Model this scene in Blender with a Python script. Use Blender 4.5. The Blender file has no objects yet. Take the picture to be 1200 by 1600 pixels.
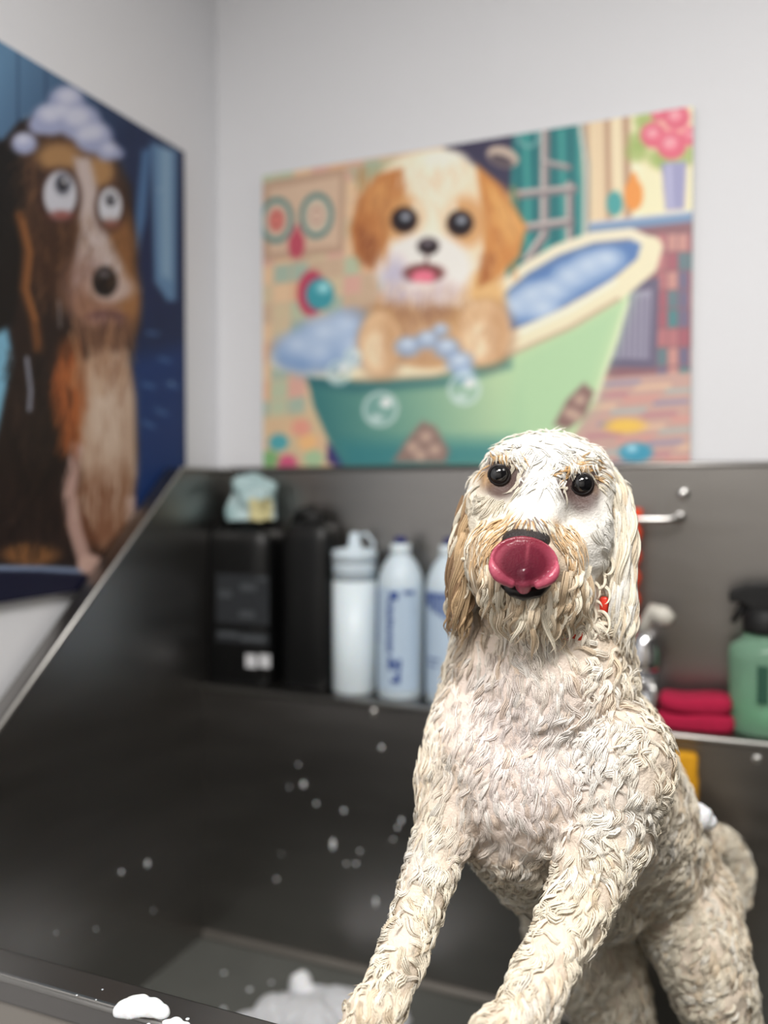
import bpy, math, random
import numpy as np
from mathutils import Vector, Matrix, noise
from mathutils.bvhtree import BVHTree

random.seed(7); rng = np.random.default_rng(7)
sc = bpy.context.scene
col = sc.collection

# ------------------------------------------------------------------ camera
F = 1350.0                       # focal length in pixels of the 1200x1600 frame
CAMZ = 1.40
YAW = math.radians(22.7); PITCH = math.radians(-1.4)
cam = bpy.data.cameras.new('camera'); cam_o = bpy.data.objects.new('camera', cam); col.objects.link(cam_o)
cam.sensor_fit = 'VERTICAL'; cam.sensor_height = 24.0; cam.lens = F / 1600 * 24.0
cam_o.location = (0, 0, CAMZ)
cam_o.rotation_euler = (math.pi / 2 + PITCH, 0, YAW)
cam.clip_start = 0.02
cam.dof.use_dof = True; cam.dof.focus_distance = 0.80; cam.dof.aperture_fstop = 1.1
sc.camera = cam_o

# ------------------------------------------------------------------ world, lamps, exposure
w = bpy.data.worlds.new('world'); sc.world = w; w.use_nodes = True
w.node_tree.nodes['Background'].inputs[0].default_value = (0.8, 0.85, 0.9, 1)
w.node_tree.nodes['Background'].inputs[1].default_value = 0.05
LAMPS = [((0.08, -0.20, 2.66), 0.60, 0.60, 40.0), ((-0.50, -0.75, 2.66), 0.60, 0.60, 11.0), ((0.95, 0.70, 2.66), 0.6, 0.6, 8.0)]
for (loc, sx, sy, power) in LAMPS:
    L = bpy.data.lights.new('ceiling_lamp_light', 'AREA'); L.shape = 'RECTANGLE'; L.size = sx - .04; L.size_y = sy - .04
    L.energy = power; L.color = (1.0, 0.97, 0.93)
    lo = bpy.data.objects.new('ceiling_lamp_light', L); col.objects.link(lo); lo.location = (loc[0], loc[1], loc[2] - 0.012)
sc.view_settings.view_transform = 'Standard'
sc.view_settings.look = 'None'
sc.view_settings.exposure = 0.13
sc.view_settings.gamma = 1.0
sc.view_settings.use_curve_mapping = False
sc.cycles.use_denoising = True

# ------------------------------------------------------------------ picking points in space
Rm = cam_o.rotation_euler.to_matrix()
CR, CU, CF = Rm @ Vector((1, 0, 0)), Rm @ Vector((0, 1, 0)), Rm @ Vector((0, 0, -1))
C0 = Vector((0, 0, CAMZ))
def ray(u, v): return CR * ((u - 600) / F) + CU * (-(v - 800) / F) + CF
def P(u, v, d): return C0 + ray(u, v) * d
def PY(u, v, Y): r = ray(u, v); return C0 + r * (Y / r.y)
def PX(u, v, X): r = ray(u, v); return C0 + r * (X / r.x)
def PZ(u, v, Z): r = ray(u, v); return C0 + r * ((Z - CAMZ) / r.z)

def s2l(c):
    c = np.asarray(c, float) / 255.0
    return np.where(c <= 0.04045, c / 12.92, ((c + 0.055) / 1.055) ** 2.4)
def rgb(*c): return tuple(float(x) for x in s2l(c)) + (1.0,)

# ------------------------------------------------------------------ materials
MATS = {}
def mat(name, color, rough=0.5, metal=0.0, var=0.08, scale=40.0, bump=0.0, bscale=200.0, stretch=(1, 1, 1), spec=0.5,
        trans=0.0, ior=1.45, coat=0.0, sss=0.0, attr=None, alpha=1.0, rvar=0.0):
    m = bpy.data.materials.new(name); m.use_nodes = True
    nt = m.node_tree; b = nt.nodes['Principled BSDF']
    b.inputs['Roughness'].default_value = rough; b.inputs['Metallic'].default_value = metal
    b.inputs['Specular IOR Level'].default_value = spec; b.inputs['IOR'].default_value = ior
    b.inputs['Transmission Weight'].default_value = trans; b.inputs['Coat Weight'].default_value = coat
    b.inputs['Coat Roughness'].default_value = 0.08; b.inputs['Alpha'].default_value = alpha
    if sss:
        b.inputs['Subsurface Weight'].default_value = sss; b.inputs['Subsurface Scale'].default_value = 0.004
        b.inputs['Subsurface Radius'].default_value = (1.0, 0.6, 0.4)
    tc = nt.nodes.new('ShaderNodeTexCoord'); mp = nt.nodes.new('ShaderNodeMapping'); mp.inputs['Scale'].default_value = stretch
    nt.links.new(tc.outputs['Object'], mp.inputs['Vector'])
    nz = nt.nodes.new('ShaderNodeTexNoise'); nz.inputs['Scale'].default_value = scale; nz.inputs['Detail'].default_value = 4
    nt.links.new(mp.outputs[0], nz.inputs['Vector'])
    mr = nt.nodes.new('ShaderNodeMapRange'); mr.inputs['To Min'].default_value = 1 - var; mr.inputs['To Max'].default_value = 1 + var
    nt.links.new(nz.outputs['Fac'], mr.inputs['Value'])
    mx = nt.nodes.new('ShaderNodeMix'); mx.data_type = 'RGBA'; mx.blend_type = 'MULTIPLY'; mx.inputs[0].default_value = 1.0
    if attr:
        ca = nt.nodes.new('ShaderNodeVertexColor'); ca.layer_name = attr; nt.links.new(ca.outputs['Color'], mx.inputs[6])
    else:
        mx.inputs[6].default_value = color
    nt.links.new(mr.outputs[0], mx.inputs[7]); nt.links.new(mx.outputs[2], b.inputs['Base Color'])
    if rvar:
        r2 = nt.nodes.new('ShaderNodeMapRange'); r2.inputs['To Min'].default_value = rough - rvar; r2.inputs['To Max'].default_value = rough + rvar
        nt.links.new(nz.outputs['Fac'], r2.inputs['Value']); nt.links.new(r2.outputs[0], b.inputs['Roughness'])
    if bump:
        n2 = nt.nodes.new('ShaderNodeTexNoise'); n2.inputs['Scale'].default_value = bscale; n2.inputs['Detail'].default_value = 3
        nt.links.new(mp.outputs[0], n2.inputs['Vector'])
        bp = nt.nodes.new('ShaderNodeBump'); bp.inputs['Strength'].default_value = bump; bp.inputs['Distance'].default_value = 0.002
        nt.links.new(n2.outputs['Fac'], bp.inputs['Height']); nt.links.new(bp.outputs[0], b.inputs['Normal'])
    MATS[name] = m
    return m
WALLP = mat('wall_paint', rgb(228, 229, 233), 0.6, bump=0.06, bscale=90, var=0.02, scale=3)
CEIL = mat('ceiling_paint', rgb(225, 224, 222), 0.8, var=0.02, scale=3)
FLOOR = mat('floor_tile', rgb(46, 44, 42), 0.45, var=0.15, scale=6)
GROUT = mat('floor_grout', rgb(50, 48, 46), 0.8)
DARKWALL = mat('far_wall_paint', rgb(64, 61, 58), 0.7, var=0.04, scale=3)
FRONTWALL = mat('front_wall_paint', rgb(222, 218, 213), 0.7, var=0.04, scale=3)
LITFLOOR = mat('lit_floor_steel', rgb(112, 114, 110), 0.42, 0.45, var=0.15, scale=12, rvar=.1)  # lighter, less metallic steel: lamp light on the basin floor put into its colour
STEEL = mat('brushed_steel', (0.29, 0.28, 0.27, 1), 0.34, 1.0, var=0.10, scale=5, bump=0.05, bscale=120, stretch=(1, 1, 6), rvar=0.06)
STEELB = mat('bright_steel', (0.72, 0.71, 0.69, 1), 0.25, 1.0, var=0.06, scale=20)
STEELA = mat('lightened_steel', (0.36, 0.335, 0.305, 1), 0.5, 0.55, var=0.12, scale=14)  # steel lightened in colour to paint light on the apron and seam
STEELM = mat('satin_steel', (0.50, 0.49, 0.47, 1), 0.40, 1.0, var=0.08, scale=20)
CHROME = mat('chrome', (0.80, 0.80, 0.82, 1), 0.10, 1.0, var=0.03)
BLACKP = mat('black_plastic', rgb(8, 9, 10), 0.42, var=0.2)
BLACKD = mat('black_rubber', rgb(16, 16, 17), 0.6, var=0.2)
LABELD = mat('dark_label', rgb(44, 47, 51), 0.5, var=0.15, scale=60)
LABELT = mat('dark_label_print', rgb(74, 78, 82), 0.5)
WHITEL = mat('white_print', rgb(215, 216, 220), 0.5)
HDPE = mat('milky_plastic', rgb(208, 222, 232), 0.4, var=0.03, sss=0.3)
HDPEW = mat('white_liquid_plastic', rgb(224, 236, 243), 0.38, var=0.03, sss=0.3)
BLUEL = mat('pale_blue_label', rgb(186, 206, 226), 0.4, var=0.05)
NAVY = mat('navy_plastic', rgb(34, 36, 104), 0.35)
NAVYP = mat('navy_print', rgb(58, 84, 150), 0.5)
GREENP = mat('green_plastic', rgb(166, 212, 184), 0.12, var=0.10, scale=25, trans=0.6, ior=1.2)
GREENL = mat('green_liquid_label', rgb(44, 84, 68), 0.4)
CRIMSON = mat('crimson_cloth', rgb(178, 24, 66), 0.9, var=0.2, scale=120, bump=0.6, bscale=500)
ORANGE = mat('orange_cord', rgb(248, 82, 38), 0.6, var=0.15, scale=200, bump=0.5, bscale=600)
REDT = mat('red_webbing', rgb(214, 70, 48), 0.6, var=0.15, scale=200, bump=0.4, bscale=600)
YELLOW = mat('yellow_sponge', rgb(222, 160, 26), 0.85, var=0.2, scale=150, bump=0.6, bscale=400)
TEALC = mat('pale_teal_cloth', rgb(176, 200, 202), 0.8, attr='Col', bump=0.5, bscale=300, var=0.08)
FOAM = mat('soap_foam', rgb(240, 242, 246), 0.55, var=0.03, scale=200, bump=0.25, bscale=350, sss=0.4)
SUDS = mat('thin_suds', rgb(214, 216, 220), 0.5, var=0.15, scale=60, bump=0.4, bscale=250, sss=0.3)
PRINT = mat('poster_print', (1, 1, 1, 1), 0.42, attr='Col', var=0.03, scale=300, spec=0.3)
PEDGE = mat('poster_edge', rgb(150, 148, 146), 0.6)
FUR = mat('wet_fur', (1, 1, 1, 1), 0.42, attr='Col', var=0.10, scale=160, bump=0.35, bscale=700, spec=0.35)
SKIN = mat('wet_coat', (1, 1, 1, 1), 0.45, attr='Col', var=0.08, scale=120, bump=0.5, bscale=420, spec=0.35)
EYE = mat('dark_eye', (0.004, 0.004, 0.005, 1), 0.04, spec=0.6, coat=0.5, var=0.2)
LID = mat('eyelid_skin', rgb(28, 22, 22), 0.3, var=0.2)
NOSE = mat('nose_leather', rgb(44, 38, 38), 0.32, var=0.3, scale=500, bump=0.7, bscale=900)
TONGUE = mat('tongue', (1, 1, 1, 1), 0.22, attr='Col', var=0.08, scale=180, bump=0.25, bscale=500, spec=0.5, sss=0.15)
LIP = mat('dark_lip', rgb(22, 18, 18), 0.3)
LAMPF = mat('lamp_frame_white', rgb(230, 230, 230), 0.5)

# ------------------------------------------------------------------ mesh helpers
class MB:
    def __init__(s): s.v = []; s.f = []; s.c = []
    def add(s, vs, fs):
        o = len(s.v); s.v += [tuple(p) for p in vs]; s.f += [tuple(i + o for i in f) for f in fs]
    def box(s, a, b):
        x0, y0, z0 = a; x1, y1, z1 = b
        s.add([(x0, y0, z0), (x1, y0, z0), (x1, y1, z0), (x0, y1, z0), (x0, y0, z1), (x1, y0, z1), (x1, y1, z1), (x0, y1, z1)],
              [(0, 3, 2, 1), (4, 5, 6, 7), (0, 1, 5, 4), (1, 2, 6, 5), (2, 3, 7, 6), (3, 0, 4, 7)])
        return s
    def tube(s, pts, rad, n=10, cap=True):
        pts = [Vector(p) for p in pts]; k = len(pts)
        rads = rad if isinstance(rad, (list, tuple)) else [rad] * k
        up = None; rings = []
        for i, p in enumerate(pts):
            t = (pts[min(i + 1, k - 1)] - pts[max(i - 1, 0)]).normalized()
            if up is None:
                a = Vector((0, 0, 1)) if abs(t.z) < 0.9 else Vector((1, 0, 0))
                up = (a - t * a.dot(t)).normalized()
            else:
                up = (up - t * up.dot(t)).normalized()
            sd = t.cross(up)
            rings.append([p + (up * math.cos(q) + sd * math.sin(q)) * rads[i] for q in (2 * math.pi * j / n for j in range(n))])
        vs = [q for r in rings for q in r]
        fs = [(i * n + j, i * n + (j + 1) % n, (i + 1) * n + (j + 1) % n, (i + 1) * n + j) for i in range(k - 1) for j in range(n)]
        if cap: fs += [tuple(reversed(range(n))), tuple(range((k - 1) * n, k * n))]
        s.add(vs, fs); return s
    def lathe(s, prof, c, n=32, sx=1.0, sy=1.0, rot=0.0, power=2.0):
        # prof: (radius, z) from bottom to top; power > 2 gives a rounded-square plan
        vs = []
        for r, z in prof:
            for j in range(n):
                q = 2 * math.pi * j / n
                cx, cy = math.cos(q), math.sin(q)
                k = (abs(cx) ** power + abs(cy) ** power) ** (-1 / power)
                x, y = cx * k * r * sx, cy * k * r * sy
                vs.append((c[0] + x * math.cos(rot) - y * math.sin(rot), c[1] + x * math.sin(rot) + y * math.cos(rot), c[2] + z))
        fs = [(i * n + j, i * n + (j + 1) % n, (i + 1) * n + (j + 1) % n, (i + 1) * n + j) for i in range(len(prof) - 1) for j in range(n)]
        fs += [tuple(reversed(range(n))), tuple(range((len(prof) - 1) * n, len(prof) * n))]
        s.add(vs, fs); return s
    def prism(s, poly, axis, a, b):
        # extrude a polygon given in the two other axes along axis from a to b
        def mk(p, t): q = list(p); q.insert(axis, t); return tuple(q)
        n = len(poly)
        s.add([mk(p, a) for p in poly] + [mk(p, b) for p in poly],
              [tuple(range(n)), tuple(reversed(range(n, 2 * n)))] + [(i, i + n, (i + 1) % n + n, (i + 1) % n) for i in range(n)])
        return s
    def build(s, name, m, parent=None, smooth=False, bevel=0.0, sub=0, fix=True):
        me = bpy.data.meshes.new(name); me.from_pydata(s.v, [], s.f); me.validate()
        if fix:
            import bmesh
            bm = bmesh.new(); bm.from_mesh(me); bmesh.ops.recalc_face_normals(bm, faces=bm.faces); bm.to_mesh(me); bm.free()
        return link(name, me, m, parent, smooth, bevel, sub)
def link(name, me, m, parent=None, smooth=False, bevel=0.0, sub=0):
    if smooth: me.polygons.foreach_set('use_smooth', [True] * len(me.polygons))
    me.materials.append(m)
    o = bpy.data.objects.new(name, me); col.objects.link(o)
    if parent:
        o.parent = parent
        q = parent
        inv = Matrix.Identity(4)
        while q: inv = inv @ Matrix.Translation(-q.location); q = q.parent
        if parent.type == 'EMPTY': o.matrix_parent_inverse = inv
    if bevel:
        md = o.modifiers.new('bevel', 'BEVEL'); md.width = bevel; md.segments = 3; md.limit_method = 'ANGLE'
    if sub:
        md = o.modifiers.new('sub', 'SUBSURF'); md.levels = sub; md.render_levels = sub
    return o
def empty(name, loc):
    o = bpy.data.objects.new(name, None); col.objects.link(o); o.location = loc; o.empty_display_size = 0.05
    return o
def tag(o, label, cat, group=None):
    o['label'] = label; o['category'] = cat
    if group: o['group'] = group
    return o
def struct(o, label=None):
    o['kind'] = 'structure'
    if label: o['label'] = label
    return o
def setcol(me, c, name='Col'):
    a = me.color_attributes.new(name, 'FLOAT_COLOR', 'POINT')
    c = np.asarray(c, np.float32)
    if c.shape[1] == 3: c = np.concatenate([c, np.ones((len(c), 1), np.float32)], 1)
    a.data.foreach_set('color', c.ravel())

# ================================================================== the room
XL, XR, YB, YF, ZC = -1.012, 1.65, 1.53, -1.65, 2.68
T = 0.08
struct(MB().box((XL - T, YB, 0), (XR + T, YB + T, ZC)).build('wall_back', WALLP), 'pale grey painted wall behind the tub')
struct(MB().box((XL - T, YF - T, 0), (XL, YB, ZC)).build('wall_left', WALLP), 'pale grey painted side wall on the left')
struct(MB().box((XR, YF - T, 0), (XR + T, YB, ZC)).build('wall_right', DARKWALL), 'grey painted side wall on the right')
struct(MB().box((XL, YF - T, 0), (XR, YF, ZC)).build('wall_front', FRONTWALL), 'grey wall behind the photographer')
fl = struct(MB().box((XL - T, YF - T, -0.06), (XR + T, YB + T, 0.0)).build('floor', FLOOR), 'dark grey floor of the washing room')
struct(MB().box((XL - T, YF - T, ZC), (XR + T, YB + T, ZC + 0.06)).build('ceiling', CEIL), 'white ceiling')
for i, (loc, sx, sy, power) in enumerate(LAMPS):
    e = empty('ceiling_lamp', loc)
    names = ['square ceiling light panel over the photographer', 'square ceiling light panel above the left wall behind the photographer', 'square ceiling light panel at the right of the room']
    tag(e, names[i], 'ceiling light', 'ceiling light panels')
    x, y, z = loc
    m = MB()
    m.box((x - sx/2, y - sy/2, z - .005), (x + sx/2, y - sy/2 + .02, ZC)); m.box((x - sx/2, y + sy/2 - .02, z - .005), (x + sx/2, y + sy/2, ZC))
    m.box((x - sx/2, y - sy/2 + .02, z - .005), (x - sx/2 + .02, y + sy/2 - .02, ZC)); m.box((x + sx/2 - .02, y - sy/2 + .02, z - .005), (x + sx/2, y + sy/2 - .02, ZC))
    m.build('frame', LAMPF, e)
    MB().box((x - sx/2 + .02, y - sy/2 + .02, z), (x + sx/2 - .02, y + sy/2 - .02, z + .006)).build('diffuser', LAMPF, e)

# ================================================================== the tub
XP = -0.956; XP2 = 0.62                       # inner faces of the side panels
Y1, Y2 = 1.39, 1.50                           # basin back wall, splash back
ZF = CAMZ - 0.858; ZL = CAMZ - 0.371; ZT = CAMZ + 0.042; ZR = CAMZ - 0.492
YR0, YR1 = 0.65, 0.69                         # front rim
tub = tag(empty('dog_wash_tub', ((XP + XP2) / 2, 1.05, 0)), 'stainless steel dog washing tub with high splash panels along the wall', 'wash tub')
th = 0.012
MB().box((XP, YR1, ZF - th), (XP2, Y1, ZF)).build('basin_floor', LITFLOOR, tub)
MB().box((XP, Y1, ZF - th), (XP2, Y1 + th, ZL - .012)).build('back_panel', STEEL, tub)
ledge = MB().box((XP, Y1 - .004, ZL - .012), (XP2, Y2, ZL)).build('ledge', STEEL, tub, bevel=.003)
MB().tube([(XP, Y1 - .004, ZL - .004), (XP2, Y1 - .004, ZL - .004)], .0050, 10).build('lip', STEELM, ledge, smooth=True)
splash = MB().box((XP, Y2, ZL - .02), (XP2, Y2 + th, ZT)).build('splash_back', STEEL, tub)
MB().tube([(XP - .02, Y2 + .004, ZT), (XP2 + .02, Y2 + .004, ZT)], .006, 10).build('rim', STEEL, splash, smooth=True)
# side panels: level at the back, sloping down to the front rim
pTop = PX(285, 735, XP); pLow = PX(0, 1138, XP)
sl = (pTop.z - pLow.z) / (pTop.y - pLow.y)
yEnd = pTop.y - (pTop.z - ZR) / sl
yEnd = max(yEnd, YR0); zEnd = pTop.z - sl * (pTop.y - yEnd)
def side(x0, x1, name):
    poly = [(Y2 + th, ZF - th), (Y2 + th, ZT), (pTop.y, ZT), (yEnd, zEnd), (yEnd, ZF - th)]
    return MB().prism(poly, 0, x0, x1).build(name, STEEL, tub)
sides = [side(XP - th, XP, 'side_panel'), side(XP2, XP2 + th, 'side_panel')]
for (x, dx, sp_) in ((XP, -1, sides[0]), (XP2, 1, sides[1])):
    MB().tube([(x, Y2, ZT), (x, pTop.y, ZT), (x, yEnd, zEnd), (x, yEnd, ZR)], .0035, 8).build('rim', STEELM, sp_, smooth=True)
    # outward flange folded off the rim
    w_ = .034 * dx
    pts = [(Y2, ZT), (pTop.y, ZT), (yEnd, zEnd)]
    m = MB(); vs = []
    for (y, z) in pts: vs += [(x + dx * .004, y, z), (x + w_, y, z), (x + w_, y, z - .006), (x + dx * .004, y, z - .006)]
    fs = [(i * 4 + j, i * 4 + (j + 1) % 4, i * 4 + 4 + (j + 1) % 4, i * 4 + 4 + j) for i in range(2) for j in range(4)] + [(0, 1, 2, 3), (8, 11, 10, 9)]
    m.add(vs, fs); m.build('flange', STEEL, sp_)
frim = MB().box((XP, YR0, ZR - .03), (XP2, YR1, ZR)).build('front_rim', STEEL, tub, bevel=.004)
MB().tube([(XP, YR0, ZR - .004), (XP2, YR0, ZR - .004)], .003, 8).build('edge', STEELM, frim, smooth=True)
MB().box((XP, YR0 + .003, ZF - .12), (XP2, YR0 + .018, ZR - .02)).build('front_apron', STEELA, tub)  # paler steel colour stands in for light on this face
MB().box((XP, YR1 - .014, ZF - th), (XP2, YR1, ZR - .028)).build('basin_front', STEEL, tub)
MB().tube([(XP, Y1 - .003, ZF + .003), (XP2, Y1 - .003, ZF + .003)], .009, 8).build('seam_highlight', STEELA, tub, smooth=True)  # pale strip painting in the reflection along the floor seam
MB().lathe([(.05, 0), (.05, .002), (.042, .004), (.035, .001)], (.25, 1.1, ZF), 24).build('drain', STEELB, tub, smooth=True)
for (x, y) in ((XP + .05, YR0 + .06), (XP2 - .05, YR0 + .06), (XP + .05, Y1 + .04), (XP2 - .05, Y1 + .04)):
    m = MB().tube([(x, y, .02), (x, y, ZF - th)], .022, 14); m.lathe([(.035, 0), (.035, .012), (.022, .022)], (x, y, 0), 16)
    m.build('leg', STEELB, tub, smooth=False)
for u, v in ((1183, 1187), (948, 1165), (583, 1112)):
    p = PY(u, v, Y1)
    m = MB(); n = 10
    m.tube([(p.x, Y1 + .001, p.z), (p.x, Y1 - .003, p.z), (p.x, Y1 - .005, p.z)], [.007, .007, .004], 12)
    m.build('screw', STEELB, tub, smooth=False)

# ================================================================== printed pictures
def homography(src, dst):
    A = []
    for (x, y), (X, Y) in zip(src, dst):
        A.append([x, y, 1, 0, 0, 0, -X * x, -X * y, -X]); A.append([0, 0, 0, x, y, 1, -Y * x, -Y * y, -Y])
    return np.linalg.svd(np.array(A, float))[2][-1].reshape(3, 3)
class Paint:
    def __init__(s, U, V, base): s.U, s.V = U, V; s.C = np.tile(np.array(base, float), (len(U), 1))
    def mixin(s, a, c):
        c = np.asarray(c, float)
        s.C += (c - s.C) * np.clip(a, 0, 1)[:, None]
    def ell(s, x, y, rx, ry, c, soft=4, rot=0, a=1.0):
        q = math.radians(rot); dx, dy = s.U - x, s.V - y
        ex, ey = dx * math.cos(q) + dy * math.sin(q), -dx * math.sin(q) + dy * math.cos(q)
        r = np.sqrt((ex / rx) ** 2 + (ey / ry) ** 2); d = (r - 1) * min(rx, ry)
        s.mixin(a * np.clip(0.5 - d / soft, 0, 1), c)
    def ring(s, x, y, rx, ry, wd, c, soft=3, a=1.0):
        r = np.sqrt(((s.U - x) / rx) ** 2 + ((s.V - y) / ry) ** 2); d = np.abs(r - 1) * min(rx, ry) - wd / 2
        s.mixin(a * np.clip(0.5 - d / soft, 0, 1), c)
    def sd(s, pts):
        p = np.array(pts, float); n = len(p); best = np.full(len(s.U), 1e9); ins = np.zeros(len(s.U), bool)
        for i in range(n):
            a, b = p[i], p[(i + 1) % n]
            best = np.minimum(best, s.seg(a, b))
            cnd = (a[1] > s.V) != (b[1] > s.V)
            with np.errstate(divide='ignore', invalid='ignore'):
                xi = (b[0] - a[0]) * (s.V - a[1]) / (b[1] - a[1] if b[1] != a[1] else 1e-9) + a[0]
            ins ^= cnd & (s.U < xi)
        return np.where(ins, -best, best)
    def seg(s, a, b):
        ax, ay = a; bx, by = b; L = (bx - ax) ** 2 + (by - ay) ** 2 + 1e-9
        t = np.clip(((s.U - ax) * (bx - ax) + (s.V - ay) * (by - ay)) / L, 0, 1)
        return np.hypot(s.U - ax - t * (bx - ax), s.V - ay - t * (by - ay))
    def poly(s, pts, c, soft=4, a=1.0, grad=None):
        k = a * np.clip(0.5 - s.sd(pts) / soft, 0, 1)
        if grad is None: s.mixin(k, c)
        else:
            (x0, y0), (x1, y1), c2 = grad
            t = np.clip(((s.U - x0) * (x1 - x0) + (s.V - y0) * (y1 - y0)) / ((x1 - x0) ** 2 + (y1 - y0) ** 2), 0, 1)[:, None]
            s.mixin(k, np.array(c, float) * (1 - t) + np.array(c2, float) * t)
    def line(s, pts, wd, c, soft=3, a=1.0):
        d = np.full(len(s.U), 1e9)
        for i in range(len(pts) - 1): d = np.minimum(d, s.seg(pts[i], pts[i + 1]))
        s.mixin(a * np.clip(0.5 - (d - wd / 2) / soft, 0, 1), c)
    def fur(s, n, box, c1, c2, ln=22, wd=3, ang=90, spread=25, a=0.35, inside=None):
        r = random.Random(n + int(box[0]))
        for _ in range(n):
            x, y = r.uniform(box[0], box[2]), r.uniform(box[1], box[3]); q = math.radians(ang + r.uniform(-spread, spread)); t = r.random()
            s.line([(x, y), (x + math.cos(q) * ln, y + math.sin(q) * ln)], wd, [c1[i] * t + c2[i] * (1 - t) for i in range(3)], 3, a)

def picture(name, label, corners, quad, nx, ny, painter, gain, thick=0.012):
    """corners: TL, TR, BR, BL in space; quad: the same corners in the sketch coordinates the print was drawn in."""
    tl, tr, br, bl = [Vector(c) for c in corners]
    nrm = (tr - tl).cross(bl - tl).normalized()      # pointing away from the viewer
    e = tag(empty(name, (bl + br) / 2), label, 'picture')
    m = MB(); off = nrm * thick
    f = [tl, tr, br, bl]; m.add([p + off * .1 for p in f] + [p + off for p in f], [(0, 1, 2, 3), (7, 6, 5, 4)] + [(i, i + 4, (i + 1) % 4 + 4, (i + 1) % 4) for i in range(4)])
    m.build('backing', PEDGE, e)
    H = homography([(0, 0), (1, 0), (1, 1), (0, 1)], quad)
    a, b = np.meshgrid(np.linspace(0, 1, nx), np.linspace(0, 1, ny)); a, b = a.ravel(), b.ravel()
    q = H @ np.stack([a, b, np.ones_like(a)]); U, V = q[0] / q[2], q[1] / q[2]
    TL, TR, BR, BL = [np.array(c) for c in (tl, tr, br, bl)]
    pts = TL * ((1 - a) * (1 - b))[:, None] + TR * (a * (1 - b))[:, None] + BR * (a * b)[:, None] + BL * ((1 - a) * b)[:, None]
    idx = np.arange(nx * ny).reshape(ny, nx)
    fs = np.stack([idx[1:, :-1], idx[1:, 1:], idx[:-1, 1:], idx[:-1, :-1]], -1).reshape(-1, 4)
    me = bpy.data.meshes.new('print'); me.from_pydata(pts.tolist(), [], fs.tolist())
    pc = painter(U, V)
    cc = s2l(np.clip(pc.C, 0, 255)); cc = cc * .9 + cc.mean(1, keepdims=True) * .1
    setcol(me, np.clip(cc * gain, 0, 0.95))
    link('print', me, PRINT, e)
    return e

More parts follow.
